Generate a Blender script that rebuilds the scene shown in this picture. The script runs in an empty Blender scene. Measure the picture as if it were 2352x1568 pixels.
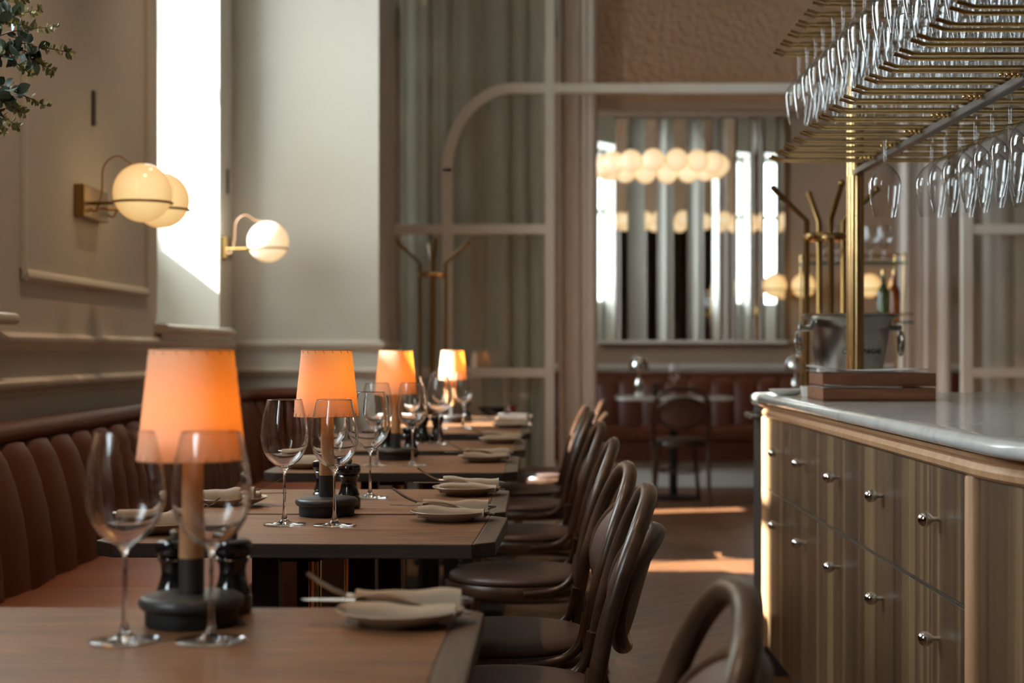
import bpy, bmesh, math, random
from mathutils import Vector, Matrix

random.seed(7)
S = bpy.context.scene
COL = S.collection
PI = math.pi

# ------------------------------------------------------------------ camera, sky, sun, exposure
HC = 1.08                      # eye height
F = 3600.0                     # focal length in pixels of the 2352 wide frame
cam_d = bpy.data.cameras.new('camera')
cam = bpy.data.objects.new('camera', cam_d)
COL.objects.link(cam)
cam.location = (0, 0, HC)
cam.rotation_euler = (PI / 2, 0, 0)
cam_d.sensor_width = 36
cam_d.lens = F / 2352 * 36
cam_d.shift_x = -59 / 2352
cam_d.shift_y = 22 / 2352
cam_d.clip_start = 0.05
cam_d.dof.use_dof = True
cam_d.dof.focus_distance = 3.0
cam_d.dof.aperture_fstop = 4.0
S.camera = cam

W = bpy.data.worlds.new('sky')
S.world = W
W.use_nodes = True
bg = W.node_tree.nodes['Background']
bg.inputs[0].default_value = (0.80, 0.91, 1.0, 1)
bg.inputs[1].default_value = 17.5

sun_d = bpy.data.lights.new('sun', 'SUN')
sun = bpy.data.objects.new('sun', sun_d)
COL.objects.link(sun)
sun_d.energy = 44
sun_d.angle = math.radians(0.6)
sun_d.color = (1, 0.96, 0.91)
sun.location = (-8, -2, 8)
sun.rotation_euler = Vector((1, 0.28, -0.77)).to_track_quat('-Z', 'Y').to_euler()

S.view_settings.view_transform = 'Standard'
S.view_settings.look = 'None'
S.view_settings.gamma = 1
S.view_settings.use_curve_mapping = False
S.view_settings.exposure = 0.0
S.cycles.use_denoising = True
S.cycles.max_bounces = 24
S.cycles.diffuse_bounces = 5
S.cycles.glossy_bounces = 8
S.cycles.transmission_bounces = 20
S.cycles.transparent_max_bounces = 64
S.cycles.blur_glossy = 0.5
S.cycles.sample_clamp_indirect = 8


def portal(name, x, y, z, w, h):
    d = bpy.data.lights.new(name, 'AREA')
    d.shape = 'RECTANGLE'
    d.size = h
    d.size_y = w
    d.cycles.is_portal = True
    o = bpy.data.objects.new(name, d)
    COL.objects.link(o)
    o.location = (x, y, z)
    o.rotation_euler = Vector((1, 0, 0)).to_track_quat('-Z', 'Y').to_euler()
    # track quat: make local X run along world Z
    o.rotation_euler = Matrix(((0, 0, -1), (0, 1, 0), (1, 0, 0))).to_euler()
    return o


# ------------------------------------------------------------------ helpers
def X(px, Y):
    return (px - 1235) / F * Y


def Z(py, Y):
    return HC - (py - 806) / F * Y


def tag(o, label=None, cat=None, group=None, kind=None):
    if label: o['label'] = label
    if cat: o['category'] = cat
    if group: o['group'] = group
    if kind: o['kind'] = kind
    return o


def empty(name, loc=(0, 0, 0), rz=0, parent=None):
    o = bpy.data.objects.new(name, None)
    o.empty_display_size = 0.05
    COL.objects.link(o)
    o.location = loc
    o.rotation_euler = (0, 0, rz)
    if parent: o.parent = parent
    return o


def link_mesh(name, me, parent=None, loc=(0, 0, 0), rot=(0, 0, 0)):
    o = bpy.data.objects.new(name, me)
    COL.objects.link(o)
    o.location = loc
    o.rotation_euler = rot
    if parent: o.parent = parent
    return o


class MB:
    def __init__(self):
        self.v = []
        self.f = []

    def add(self, v, f):
        n = len(self.v)
        self.v += [tuple(p) for p in v]
        self.f += [tuple(i + n for i in q) for q in f]
        return self

    def box(self, x0, x1, y0, y1, z0, z1):
        v = [(x0, y0, z0), (x1, y0, z0), (x1, y1, z0), (x0, y1, z0), (x0, y0, z1), (x1, y0, z1), (x1, y1, z1), (x0, y1, z1)]
        f = [(3, 2, 1, 0), (4, 5, 6, 7), (0, 1, 5, 4), (1, 2, 6, 5), (2, 3, 7, 6), (3, 0, 4, 7)]
        return self.add(v, f)

    def lathe(self, prof, n=32, c=(0, 0, 0), cap0=False, cap1=False, axis='z'):
        v, f = [], []
        for r, z in prof:
            for k in range(n):
                a = 2 * PI * k / n
                if axis == 'z':
                    v.append((c[0] + r * math.cos(a), c[1] + r * math.sin(a), c[2] + z))
                elif axis == 'x':
                    v.append((c[0] + z, c[1] + r * math.cos(a), c[2] + r * math.sin(a)))
                else:
                    v.append((c[0] + r * math.sin(a), c[1] + z, c[2] + r * math.cos(a)))
        m = len(prof)
        for i in range(m - 1):
            for k in range(n):
                k2 = (k + 1) % n
                f.append((i * n + k, i * n + k2, (i + 1) * n + k2, (i + 1) * n + k))
        if cap0: f.append(tuple(reversed(range(n))))
        if cap1: f.append(tuple((m - 1) * n + k for k in range(n)))
        return self.add(v, f)

    def tube(self, pts, r, n=10, closed=False, caps=True, flat=1.0):
        pts = [Vector(p) for p in pts]
        m = len(pts)
        rs = r if isinstance(r, (list, tuple)) else [r] * m
        v, f = [], []
        prev = None
        for i, p in enumerate(pts):
            if closed:
                t = pts[(i + 1) % m] - pts[i - 1]
            else:
                t = pts[min(i + 1, m - 1)] - pts[max(i - 1, 0)]
            t.normalize()
            if prev is None:
                up = Vector((0, 0, 1)) if abs(t.z) < 0.9 else Vector((1, 0, 0))
                a = t.cross(up).normalized()
            else:
                a = (prev - t * prev.dot(t))
                a = a.normalized() if a.length > 1e-6 else t.cross(Vector((0, 0, 1))).normalized()
            prev = a
            b = t.cross(a)
            for k in range(n):
                q = 2 * PI * k / n
                v.append(p + a * (rs[i] * math.cos(q)) + b * (rs[i] * flat * math.sin(q)))
        L = m if closed else m - 1
        for i in range(L):
            j = (i + 1) % m
            for k in range(n):
                k2 = (k + 1) % n
                f.append((i * n + k, i * n + k2, j * n + k2, j * n + k))
        if caps and not closed:
            f.append(tuple(reversed(range(n))))
            f.append(tuple((m - 1) * n + k for k in range(n)))
        return self.add(v, f)

    def prism(self, poly, z0, z1):
        n = len(poly)
        v = [(x, y, z0) for x, y in poly] + [(x, y, z1) for x, y in poly]
        f = [tuple(reversed(range(n))), tuple(range(n, 2 * n))]
        for i in range(n):
            j = (i + 1) % n
            f.append((i, j, n + j, n + i))
        return self.add(v, f)

    def sweep(self, prof, path, closed=False):
        """profile points (3-D offset function given per path point as frame) along path of (origin, u, v) frames"""
        v, f = [], []
        n = len(prof)
        for o, u, w in path:
            for a, b in prof:
                v.append(Vector(o) + Vector(u) * a + Vector(w) * b)
        for i in range(len(path) - 1):
            for k in range(n):
                k2 = (k + 1) % n
                f.append((i * n + k, i * n + k2, (i + 1) * n + k2, (i + 1) * n + k))
        f.append(tuple(reversed(range(n))))
        m = len(path) - 1
        f.append(tuple(m * n + k for k in range(n)))
        return self.add(v, f)

    def mesh(self, name, mat=None, smooth=False, bevel=0, angle=40, bseg=2):
        me = bpy.data.meshes.new(name)
        me.from_pydata(self.v, [], self.f)
        bm = bmesh.new()
        bm.from_mesh(me)
        bmesh.ops.recalc_face_normals(bm, faces=bm.faces)
        if bevel:
            es = [e for e in bm.edges if len(e.link_faces) == 2 and e.calc_face_angle(0) > 0.5]
            bmesh.ops.bevel(bm, geom=es, offset=bevel, segments=bseg, affect='EDGES', profile=0.5)
        bm.to_mesh(me)
        bm.free()
        if mat: me.materials.append(mat)
        if smooth:
            me.shade_smooth()
            if angle < 180:
                me.set_sharp_from_angle(angle=math.radians(angle))
        return me

    def obj(self, name, mat=None, parent=None, smooth=False, bevel=0, loc=(0, 0, 0), rot=(0, 0, 0), angle=40, bseg=2):
        return link_mesh(name, self.mesh(name, mat, smooth, bevel, angle, bseg), parent, loc, rot)


def B(x0, x1, y0, y1, z0, z1):
    return MB().box(x0, x1, y0, y1, z0, z1)


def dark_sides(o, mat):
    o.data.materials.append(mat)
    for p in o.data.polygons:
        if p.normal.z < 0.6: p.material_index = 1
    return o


def copy_tree(o, parent=None):
    c = o.copy()
    COL.objects.link(c)
    if parent: c.parent = parent
    for ch in list(o.children):
        copy_tree(ch, c)
    return c


def smooth_pts(pts, k=6, closed=False):
    """Catmull-Rom through pts"""
    pts = [Vector(p) for p in pts]
    out = []
    n = len(pts)
    rng = n if closed else n - 1
    for i in range(rng):
        if closed:
            p0, p1, p2, p3 = pts[i - 1], pts[i], pts[(i + 1) % n], pts[(i + 2) % n]
        else:
            p0, p1, p2, p3 = pts[max(i - 1, 0)], pts[i], pts[i + 1], pts[min(i + 2, n - 1)]
        for j in range(k):
            t = j / k
            out.append(0.5 * ((2 * p1) + (p2 - p0) * t + (2 * p0 - 5 * p1 + 4 * p2 - p3) * t * t + (3 * p1 - p0 - 3 * p2 + p3) * t ** 3))
    if not closed: out.append(pts[-1])
    return out


# ------------------------------------------------------------------ materials
def base_mat(name):
    m = bpy.data.materials.new(name)
    m.use_nodes = True
    nt = m.node_tree
    return m, nt, nt.nodes['Principled BSDF']


def node(nt, t, **kw):
    n = nt.nodes.new(t)
    for k, v in kw.items():
        if k.startswith('_'):
            setattr(n, k[1:], v)
        else:
            n.inputs[k.replace('__', ' ')].default_value = v
    return n


def ramp(nt, stops, interp='LINEAR'):
    r = nt.nodes.new('ShaderNodeValToRGB')
    r.color_ramp.interpolation = interp
    els = r.color_ramp.elements
    els[0].position, els[0].color = stops[0][0], (*stops[0][1], 1)
    els[1].position, els[1].color = stops[-1][0], (*stops[-1][1], 1)
    for p, c in stops[1:-1]:
        e = els.new(p)
        e.color = (*c, 1)
    return r


def plain(name, col, rough=0.5, metal=0.0, bump=0.0, bscale=60, var=0.0, vscale=4, spec=0.5, coat=0):
    m, nt, p = base_mat(name)
    p.inputs['Base Color'].default_value = (*col, 1)
    p.inputs['Roughness'].default_value = rough
    p.inputs['Metallic'].default_value = metal
    p.inputs['Specular IOR Level'].default_value = spec
    if coat:
        p.inputs['Coat Weight'].default_value = coat
        p.inputs['Coat Roughness'].default_value = 0.08
    tc = node(nt, 'ShaderNodeTexCoord')
    if var:
        n = node(nt, 'ShaderNodeTexNoise', Scale=vscale, Detail=4.0)
        nt.links.new(tc.outputs['Object'], n.inputs['Vector'])
        r = ramp(nt, [(0.3, tuple(c * (1 - var) for c in col)), (0.7, tuple(min(1, c * (1 + var)) for c in col))])
        nt.links.new(n.outputs['Fac'], r.inputs[0])
        nt.links.new(r.outputs[0], p.inputs['Base Color'])
    if bump:
        n = node(nt, 'ShaderNodeTexNoise', Scale=bscale, Detail=3.0)
        nt.links.new(tc.outputs['Object'], n.inputs['Vector'])
        b = node(nt, 'ShaderNodeBump', Strength=bump, Distance=0.002)
        nt.links.new(n.outputs['Fac'], b.inputs['Height'])
        nt.links.new(b.outputs[0], p.inputs['Normal'])
    return m


def wood(name, dark, mid, light, scale=(2, 30, 30), rough=0.45, bump=0.15, coat=0.0, rnd=True, fleck=0.0):
    m, nt, p = base_mat(name)
    tc = node(nt, 'ShaderNodeTexCoord')
    mp = node(nt, 'ShaderNodeMapping')
    mp.inputs['Scale'].default_value = scale
    nt.links.new(tc.outputs['Object'], mp.inputs['Vector'])
    if rnd:
        oi = node(nt, 'ShaderNodeObjectInfo')
        mul = node(nt, 'ShaderNodeMath', _operation='MULTIPLY')
        mul.inputs[1].default_value = 40
        nt.links.new(oi.outputs['Random'], mul.inputs[0])
        nt.links.new(mul.outputs[0], mp.inputs['Location'])
    n1 = node(nt, 'ShaderNodeTexNoise', Scale=1.0, Detail=6.0, Roughness=0.65, Distortion=0.6)
    nt.links.new(mp.outputs[0], n1.inputs['Vector'])
    r = ramp(nt, [(0.25, dark), (0.5, mid), (0.72, light)])
    nt.links.new(n1.outputs['Fac'], r.inputs[0])
    nt.links.new(r.outputs[0], p.inputs['Base Color'])
    if fleck:
        n2 = node(nt, 'ShaderNodeTexNoise', Scale=2.6, Detail=3.0, Roughness=0.6, Distortion=0.3)
        nt.links.new(mp.outputs[0], n2.inputs['Vector'])
        r2 = ramp(nt, [(0.32, (1 - fleck,) * 3), (0.46, (1, 1, 1))])
        nt.links.new(n2.outputs['Fac'], r2.inputs[0])
        mm = node(nt, 'ShaderNodeMix', _data_type='RGBA', _blend_type='MULTIPLY')
        mm.inputs[0].default_value = 1
        nt.links.new(r.outputs[0], mm.inputs[6])
        nt.links.new(r2.outputs[0], mm.inputs[7])
        nt.links.new(mm.outputs[2], p.inputs['Base Color'])
    p.inputs['Roughness'].default_value = rough
    if coat: p.inputs['Coat Weight'].default_value = coat
    b = node(nt, 'ShaderNodeBump', Strength=bump, Distance=0.002)
    nt.links.new(n1.outputs['Fac'], b.inputs['Height'])
    nt.links.new(b.outputs[0], p.inputs['Normal'])
    return m


def sr(r, g, b):
    """sRGB 0-255 to linear"""
    def c(x):
        x /= 255
        return x / 12.92 if x <= 0.04045 else ((x + 0.055) / 1.055) ** 2.4
    return (c(r), c(g), c(b))


def thin_glass(name, tint=(1, 1, 1), power=4.0, rough=0.0, dark=0.75, f0=0.03):
    """a pane or shell without refraction: transparent and mirror mixed by the Fresnel term"""
    m = bpy.data.materials.new(name)
    m.use_nodes = True
    nt = m.node_tree
    nt.nodes.clear()
    out = node(nt, 'ShaderNodeOutputMaterial')
    tr = node(nt, 'ShaderNodeBsdfTransparent')
    gl = node(nt, 'ShaderNodeBsdfGlossy', Roughness=rough)
    lw = node(nt, 'ShaderNodeLayerWeight', Blend=0.5)
    pw = node(nt, 'ShaderNodeMath', _operation='POWER')
    pw.inputs[1].default_value = power
    nt.links.new(lw.outputs['Facing'], pw.inputs[0])
    fr = node(nt, 'ShaderNodeMath', _operation='MULTIPLY_ADD')
    fr.inputs[1].default_value = 0.9
    fr.inputs[2].default_value = f0
    nt.links.new(pw.outputs[0], fr.inputs[0])
    r = ramp(nt, [(0.0, tint), (1.0, tuple(c * dark for c in tint))])
    nt.links.new(pw.outputs[0], r.inputs[0])
    nt.links.new(r.outputs[0], tr.inputs[0])
    mx = node(nt, 'ShaderNodeMixShader')
    nt.links.new(fr.outputs[0], mx.inputs[0])
    nt.links.new(tr.outputs[0], mx.inputs[1])
    nt.links.new(gl.outputs[0], mx.inputs[2])
    nt.links.new(mx.outputs[0], out.inputs[0])
    return m


def real_glass(name, col=(1, 1, 1), rough=0.0):
    m, nt, p = base_mat(name)
    p.inputs['Base Color'].default_value = (*col, 1)
    p.inputs['Roughness'].default_value = rough
    p.inputs['IOR'].default_value = 1.48
    p.inputs['Transmission Weight'].default_value = 1
    return m


def glow(name, col, strength, base=(0.9, 0.85, 0.75), rough=0.15):
    m, nt, p = base_mat(name)
    p.inputs['Base Color'].default_value = (*base, 1)
    p.inputs['Roughness'].default_value = rough
    p.inputs['Emission Color'].default_value = (*col, 1)
    p.inputs['Emission Strength'].default_value = strength
    return m


def opal(name, c_mid, c_edge, base):
    m, nt, p = base_mat(name)
    p.inputs['Base Color'].default_value = (*base, 1)
    p.inputs['Roughness'].default_value = 0.12
    lw = node(nt, 'ShaderNodeLayerWeight', Blend=0.5)
    r = ramp(nt, [(0.0, c_mid), (0.45, tuple(0.5 * (a + b) for a, b in zip(c_mid, c_edge))), (1.0, c_edge)])
    nt.links.new(lw.outputs['Facing'], r.inputs[0])
    nt.links.new(r.outputs[0], p.inputs['Emission Color'])
    p.inputs['Emission Strength'].default_value = 1.0
    return m


def shade_mat():
    m = bpy.data.materials.new('parchment shade')
    m.use_nodes = True
    nt = m.node_tree
    nt.nodes.clear()
    out = node(nt, 'ShaderNodeOutputMaterial')
    d = node(nt, 'ShaderNodeBsdfDiffuse')
    d.inputs[0].default_value = (0.90, 0.74, 0.55, 1)
    t = node(nt, 'ShaderNodeBsdfTranslucent')
    t.inputs[0].default_value = (0.82, 0.30, 0.035, 1)
    n = node(nt, 'ShaderNodeTexNoise', Scale=180.0, Detail=3.0)
    mx = node(nt, 'ShaderNodeMixShader')
    mx.inputs[0].default_value = 0.46
    b = node(nt, 'ShaderNodeBump', Strength=0.1, Distance=0.001)
    nt.links.new(n.outputs['Fac'], b.inputs['Height'])
    nt.links.new(b.outputs[0], d.inputs['Normal'])
    nt.links.new(d.outputs[0], mx.inputs[1])
    nt.links.new(t.outputs[0], mx.inputs[2])
    nt.links.new(mx.outputs[0], out.inputs[0])
    return m


def bar_wood():
    m, nt, p = base_mat('striped bar veneer')
    geo = node(nt, 'ShaderNodeNewGeometry')
    sep = node(nt, 'ShaderNodeSeparateXYZ')
    nt.links.new(geo.outputs['Position'], sep.inputs[0])
    add = node(nt, 'ShaderNodeMath', _operation='SUBTRACT')
    nt.links.new(sep.outputs['Y'], add.inputs[0])
    nt.links.new(sep.outputs['X'], add.inputs[1])
    n1 = node(nt, 'ShaderNodeTexNoise', _noise_dimensions='1D', Scale=9.0, Detail=3.0, Roughness=0.7)
    nt.links.new(add.outputs[0], n1.inputs['W'])
    mul = node(nt, 'ShaderNodeMath', _operation='MULTIPLY')
    mul.inputs[1].default_value = 13.5
    nt.links.new(add.outputs[0], mul.inputs[0])
    fl = node(nt, 'ShaderNodeMath', _operation='FLOOR')
    nt.links.new(mul.outputs[0], fl.inputs[0])
    wn = node(nt, 'ShaderNodeTexWhiteNoise', _noise_dimensions='1D')
    nt.links.new(fl.outputs[0], wn.inputs['W'])
    mp = node(nt, 'ShaderNodeMapping')
    mp.inputs['Scale'].default_value = (160, 160, 3)
    nt.links.new(geo.outputs['Position'], mp.inputs['Vector'])
    n2 = node(nt, 'ShaderNodeTexNoise', Scale=1.0, Detail=5.0, Roughness=0.7)
    nt.links.new(mp.outputs[0], n2.inputs['Vector'])
    a1 = node(nt, 'ShaderNodeMath', _operation='MULTIPLY_ADD')
    nt.links.new(wn.outputs['Value'], a1.inputs[0])
    a1.inputs[1].default_value = 0.34
    nt.links.new(n1.outputs['Fac'], a1.inputs[2])
    a2 = node(nt, 'ShaderNodeMath', _operation='MULTIPLY_ADD')
    nt.links.new(n2.outputs['Fac'], a2.inputs[0])
    a2.inputs[1].default_value = 0.3
    nt.links.new(a1.outputs[0], a2.inputs[2])
    r = ramp(nt, [(0.50, sr(66, 48, 34)), (0.80, sr(92, 70, 50)), (1.02, sr(130, 106, 75))])
    nt.links.new(a2.outputs[0], r.inputs[0])
    nt.links.new(r.outputs[0], p.inputs['Base Color'])
    p.inputs['Roughness'].default_value = 0.38
    return m


def hammered():
    m, nt, p = base_mat('hammered glass')
    p.inputs['Base Color'].default_value = (*sr(206, 170, 138), 1)
    p.inputs['Roughness'].default_value = 0.25
    p.inputs['Transmission Weight'].default_value = 0.25
    tc = node(nt, 'ShaderNodeTexCoord')
    v = node(nt, 'ShaderNodeTexVoronoi', Scale=28.0)
    v.feature = 'SMOOTH_F1'
    nt.links.new(tc.outputs['Object'], v.inputs['Vector'])
    b = node(nt, 'ShaderNodeBump', Strength=0.6, Distance=0.02)
    nt.links.new(v.outputs['Distance'], b.inputs['Height'])
    nt.links.new(b.outputs[0], p.inputs['Normal'])
    return m


def marble(name):
    m, nt, p = base_mat(name)
    tc = node(nt, 'ShaderNodeTexCoord')
    n = node(nt, 'ShaderNodeTexNoise', Scale=7.0, Detail=8.0, Roughness=0.6, Distortion=1.2)
    nt.links.new(tc.outputs['Object'], n.inputs['Vector'])
    r = ramp(nt, [(0.3, sr(178, 177, 172)), (0.5, sr(198, 198, 194)), (0.75, sr(208, 208, 204))])
    nt.links.new(n.outputs['Fac'], r.inputs[0])
    nt.links.new(r.outputs[0], p.inputs['Base Color'])
    p.inputs['Roughness'].default_value = 0.13
    return m


M = {}
M['wall'] = plain('greige wall paint', sr(204, 199, 189), 0.75, bump=0.04, bscale=90)
M['brownwall'] = plain('taupe wall paint', sr(180, 156, 135), 0.8, bump=0.04)
M['darkwall'] = plain('dark oak panelling', sr(104, 80, 62), 0.6)
M['trim'] = plain('painted moulding', sr(212, 204, 190), 0.5)
M['frame'] = plain('putty painted frame', sr(234, 227, 216), 0.55)
M['ceil'] = plain('ceiling paint', sr(150, 140, 126), 0.85)
M['window'] = plain('white window frame', sr(228, 226, 220), 0.5)
M['pane'] = thin_glass('window pane', (0.97, 0.99, 0.98), 5.0, f0=0.02)
M['floor'] = wood('oak floor', sr(84, 52, 31), sr(110, 72, 45), sr(132, 91, 59), (2.2, 26, 26), 0.38, 0.1)
M['floorbase'] = wood('oak floor field', sr(80, 50, 31), sr(106, 69, 44), sr(128, 88, 57), (2, 20, 20), 0.42, 0.1, rnd=False)
M['table'] = wood('smoked oak tabletop', sr(76, 49, 30), sr(122, 83, 53), sr(148, 105, 68), (4, 52, 52), 0.5, 0.25, fleck=0.62)
M['tableend'] = wood('smoked oak end board', sr(62, 50, 42), sr(88, 72, 60), sr(104, 88, 74), (60, 4, 60), 0.5, 0.25)
M['tableedge'] = wood('dark stained table edge', sr(36, 28, 23), sr(52, 41, 33), sr(66, 52, 42), (4, 40, 60), 0.55, 0.2)  # darker wood for the side faces of the tops
M['iron'] = plain('black iron', sr(30, 27, 26), 0.5, 0.3)
M['chairwood'] = wood('brown bentwood', sr(50, 34, 24), sr(72, 51, 37), sr(94, 68, 49), (14, 14, 14), 0.3, 0.04)
M['chairpad'] = plain('mauve brown leather', sr(88, 67, 59), 0.42, bump=0.12, bscale=240, var=0.08)
M['leather'] = plain('cognac leather', sr(118, 64, 38), 0.48, bump=0.1, bscale=180, var=0.12, vscale=3, spec=0.3)
M['leatherback'] = plain('dark chestnut leather', sr(90, 48, 31), 0.5, bump=0.1, bscale=180, var=0.12, vscale=3, spec=0.3)
M['leatherred'] = plain('russet leather', sr(94, 44, 23), 0.45, bump=0.08, bscale=120, var=0.12)
M['brass'] = plain('brass', sr(216, 180, 126), 0.22, 1.0, bump=0.05, bscale=25, var=0.1, vscale=30)
M['oldbrass'] = plain('aged brass', sr(158, 126, 76), 0.32, 1.0)
M['steel'] = plain('polished steel', (0.78, 0.78, 0.78), 0.1, 1.0)
M['nickel'] = plain('hammered nickel', (0.50, 0.48, 0.45), 0.27, 1.0, bump=0.12, bscale=45, var=0.22, vscale=12)
M['greymetal'] = plain('grey metal', sr(112, 106, 100), 0.4, 0.6)
M['lampdark'] = plain('graphite lacquer', sr(60, 57, 56), 0.42, 0.2)
M['lampblack'] = plain('black rubber', sr(24, 23, 24), 0.6)
M['lampoak'] = wood('pale oak stem', sr(166, 118, 78), sr(190, 142, 98), sr(206, 160, 116), (50, 50, 3), 0.5, 0.1)
M['shade'] = shade_mat()
M['thread'] = plain('leather thread', sr(196, 150, 100), 0.7)
M['bulb'] = glow('lit bulb', (1.0, 0.62, 0.25), 6.0)
M['globe'] = opal('opal globe', (0.96, 0.67, 0.29), (0.62, 0.32, 0.09), (0.45, 0.40, 0.33))
M['globefar'] = opal('opal globe bright', (1.0, 0.78, 0.48), (0.74, 0.44, 0.17), (0.5, 0.46, 0.4))
M['cable'] = plain('tan cable', sr(150, 112, 78), 0.6)
M['glass'] = real_glass('clear glass')
M['rackglass'] = thin_glass('thin stemware glass', (0.985, 0.99, 0.995), 2.4, 0.02, 0.72, 0.05)
M['shelfglass'] = plain('green shelf glass', sr(120, 170, 158), 0.05)
M['shelfglass'].node_tree.nodes['Principled BSDF'].inputs['Transmission Weight'].default_value = 0.85
M['ceramic'] = plain('stoneware glaze', sr(176, 160, 142), 0.3)
M['linen'] = plain('taupe linen', sr(170, 154, 136), 0.9, bump=0.3, bscale=500)
M['linenwhite'] = plain('white linen', sr(224, 220, 214), 0.9, bump=0.3, bscale=500)
M['mill'] = plain('black lacquer', (0.006, 0.006, 0.007), 0.1, coat=0.5)
M['barwood'] = bar_wood()
M['barlight'] = wood('light oak lipping', sr(168, 124, 88), sr(186, 142, 104), sr(202, 160, 122), (30, 30, 3), 0.4, 0.08)
M['marble'] = marble('bar marble')
M['marble2'] = marble('table marble')
M['plinth'] = plain('grey stone plinth', sr(110, 108, 106), 0.6)
M['darkcab'] = plain('graphite cabinet', sr(70, 68, 68), 0.5)
M['walnut'] = wood('walnut tray', sr(98, 58, 37), sr(128, 80, 53), sr(150, 100, 68), (3, 40, 40), 0.5, 0.1)
M['paper'] = plain('white paper', sr(228, 226, 222), 0.7)
M['ink'] = plain('black ink', sr(26, 24, 24), 0.6)
M['curtain'] = plain('taupe curtain', sr(222, 211, 202), 0.9, bump=0.15, bscale=300)
M['curtainlight'] = plain('pale grey curtain', sr(204, 198, 187), 0.9, bump=0.15, bscale=300)
M['curtaindark'] = plain('grey brown curtain', sr(150, 137, 121), 0.9, bump=0.15, bscale=300)
M['mirror'] = plain('mirror', (0.86, 0.86, 0.84), 0.015, 1.0)
M['porcelain'] = plain('white porcelain', sr(226, 226, 222), 0.2)
M['leaf'] = plain('blue green leaf', sr(124, 152, 142), 0.5, var=0.25, vscale=20)
M['leafdark'] = plain('deep green leaf', sr(62, 86, 68), 0.5, var=0.25, vscale=20)
M['leafyoung'] = plain('young leaf', sr(150, 156, 104), 0.55, var=0.2, vscale=20)
M['twig'] = plain('reddish twig', sr(104, 66, 56), 0.6)
M['vase'] = plain('cream vase', sr(206, 196, 180), 0.4)
M['hammered'] = hammered()
M['inlay'] = plain('brushed nickel strip', (0.7, 0.68, 0.62), 0.3, 1.0)
M['amber'] = real_glass('amber glass', sr(214, 120, 40))
M['bottleg'] = real_glass('green bottle glass', sr(120, 150, 90))
M['stoneout'] = plain('pale render', sr(200, 192, 180), 0.9)

# ------------------------------------------------------------------ room shell
XW = -1.56
WALLT = 0.46
CEIL = 3.7
WINS = [(-0.03, 1.22), (3.20, 4.45), (6.43, 7.68), (9.65, 10.9)]
ZS, ZT = 1.17, 3.3
fl = tag(B(-2.6, 4.6, -5.2, 13.6, -0.12, 0.0).obj('floor', M['floorbase']), kind='structure')
ceil = tag(B(-2.6, 4.6, -5.2, 13.6, CEIL, CEIL + 0.1).obj('ceiling', M['ceil']), kind='structure')
# unseen warm fill spots added to brighten the tables, the partition and the far room
for dx_, dy_, e_ in [(-0.85, 1.3, 75), (-0.85, 2.9, 75), (-0.85, 4.5, 75), (-0.85, 6.1, 60), (0.6, 7.9, 34), (2.6, 7.6, 40), (1.3, 12.5, 16), (2.6, 12.5, 22)]:
    MB().lathe([(0.0, 0.004), (0.036, 0.004), (0.036, -0.004), (0.05, -0.006), (0.052, 0.002)], 24, (dx_, dy_, CEIL - 0.001)).obj('downlight', M['greymetal'], ceil, smooth=True)
    MB().lathe([(0.0, 0.0), (0.035, 0.0), (0.035, 0.002), (0.0, 0.002)], 20, (dx_, dy_, CEIL - 0.004)).obj('downlight_lens', M['bulb'], ceil)
    d = bpy.data.lights.new('downlight_lamp', 'SPOT')
    d.energy = e_
    d.color = (1.0, 0.66, 0.40)
    d.spot_size = math.radians(82)
    d.spot_blend = 1.0
    d.shadow_soft_size = 0.035
    o = bpy.data.objects.new('downlight_lamp', d)
    COL.objects.link(o)
    o.location = (dx_, dy_, CEIL - 0.02)
wl = MB()
ys = [-5.1]
for a, b in WINS: ys += [a, b]
ys.append(13.3)
for i in range(0, len(ys), 2):
    wl.box(XW - WALLT, XW, ys[i], ys[i + 1], 0, CEIL)
for a, b in WINS:
    wl.box(XW - WALLT, XW, a, b, 0, ZS)
    wl.box(XW - WALLT, XW, a, b, ZT, CEIL)
tag(wl.obj('wall_left', M['wall']), kind='structure')
tag(B(4.2, 4.4, -5.1, 13.3, 0, CEIL).obj('wall_right', M['darkwall']), kind='structure')
tag(B(XW, 4.2, -5.1, -4.9, 0, CEIL).obj('wall_rear', M['darkwall']), kind='structure')
tag(B(XW, 4.2, 13.12, 13.3, 0, CEIL).obj('wall_far', M['brownwall']), kind='structure')
tag(B(XW, -0.813, 8.02, 8.93, 0, CEIL).obj('wall_pilaster', M['wall']), kind='structure')

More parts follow.
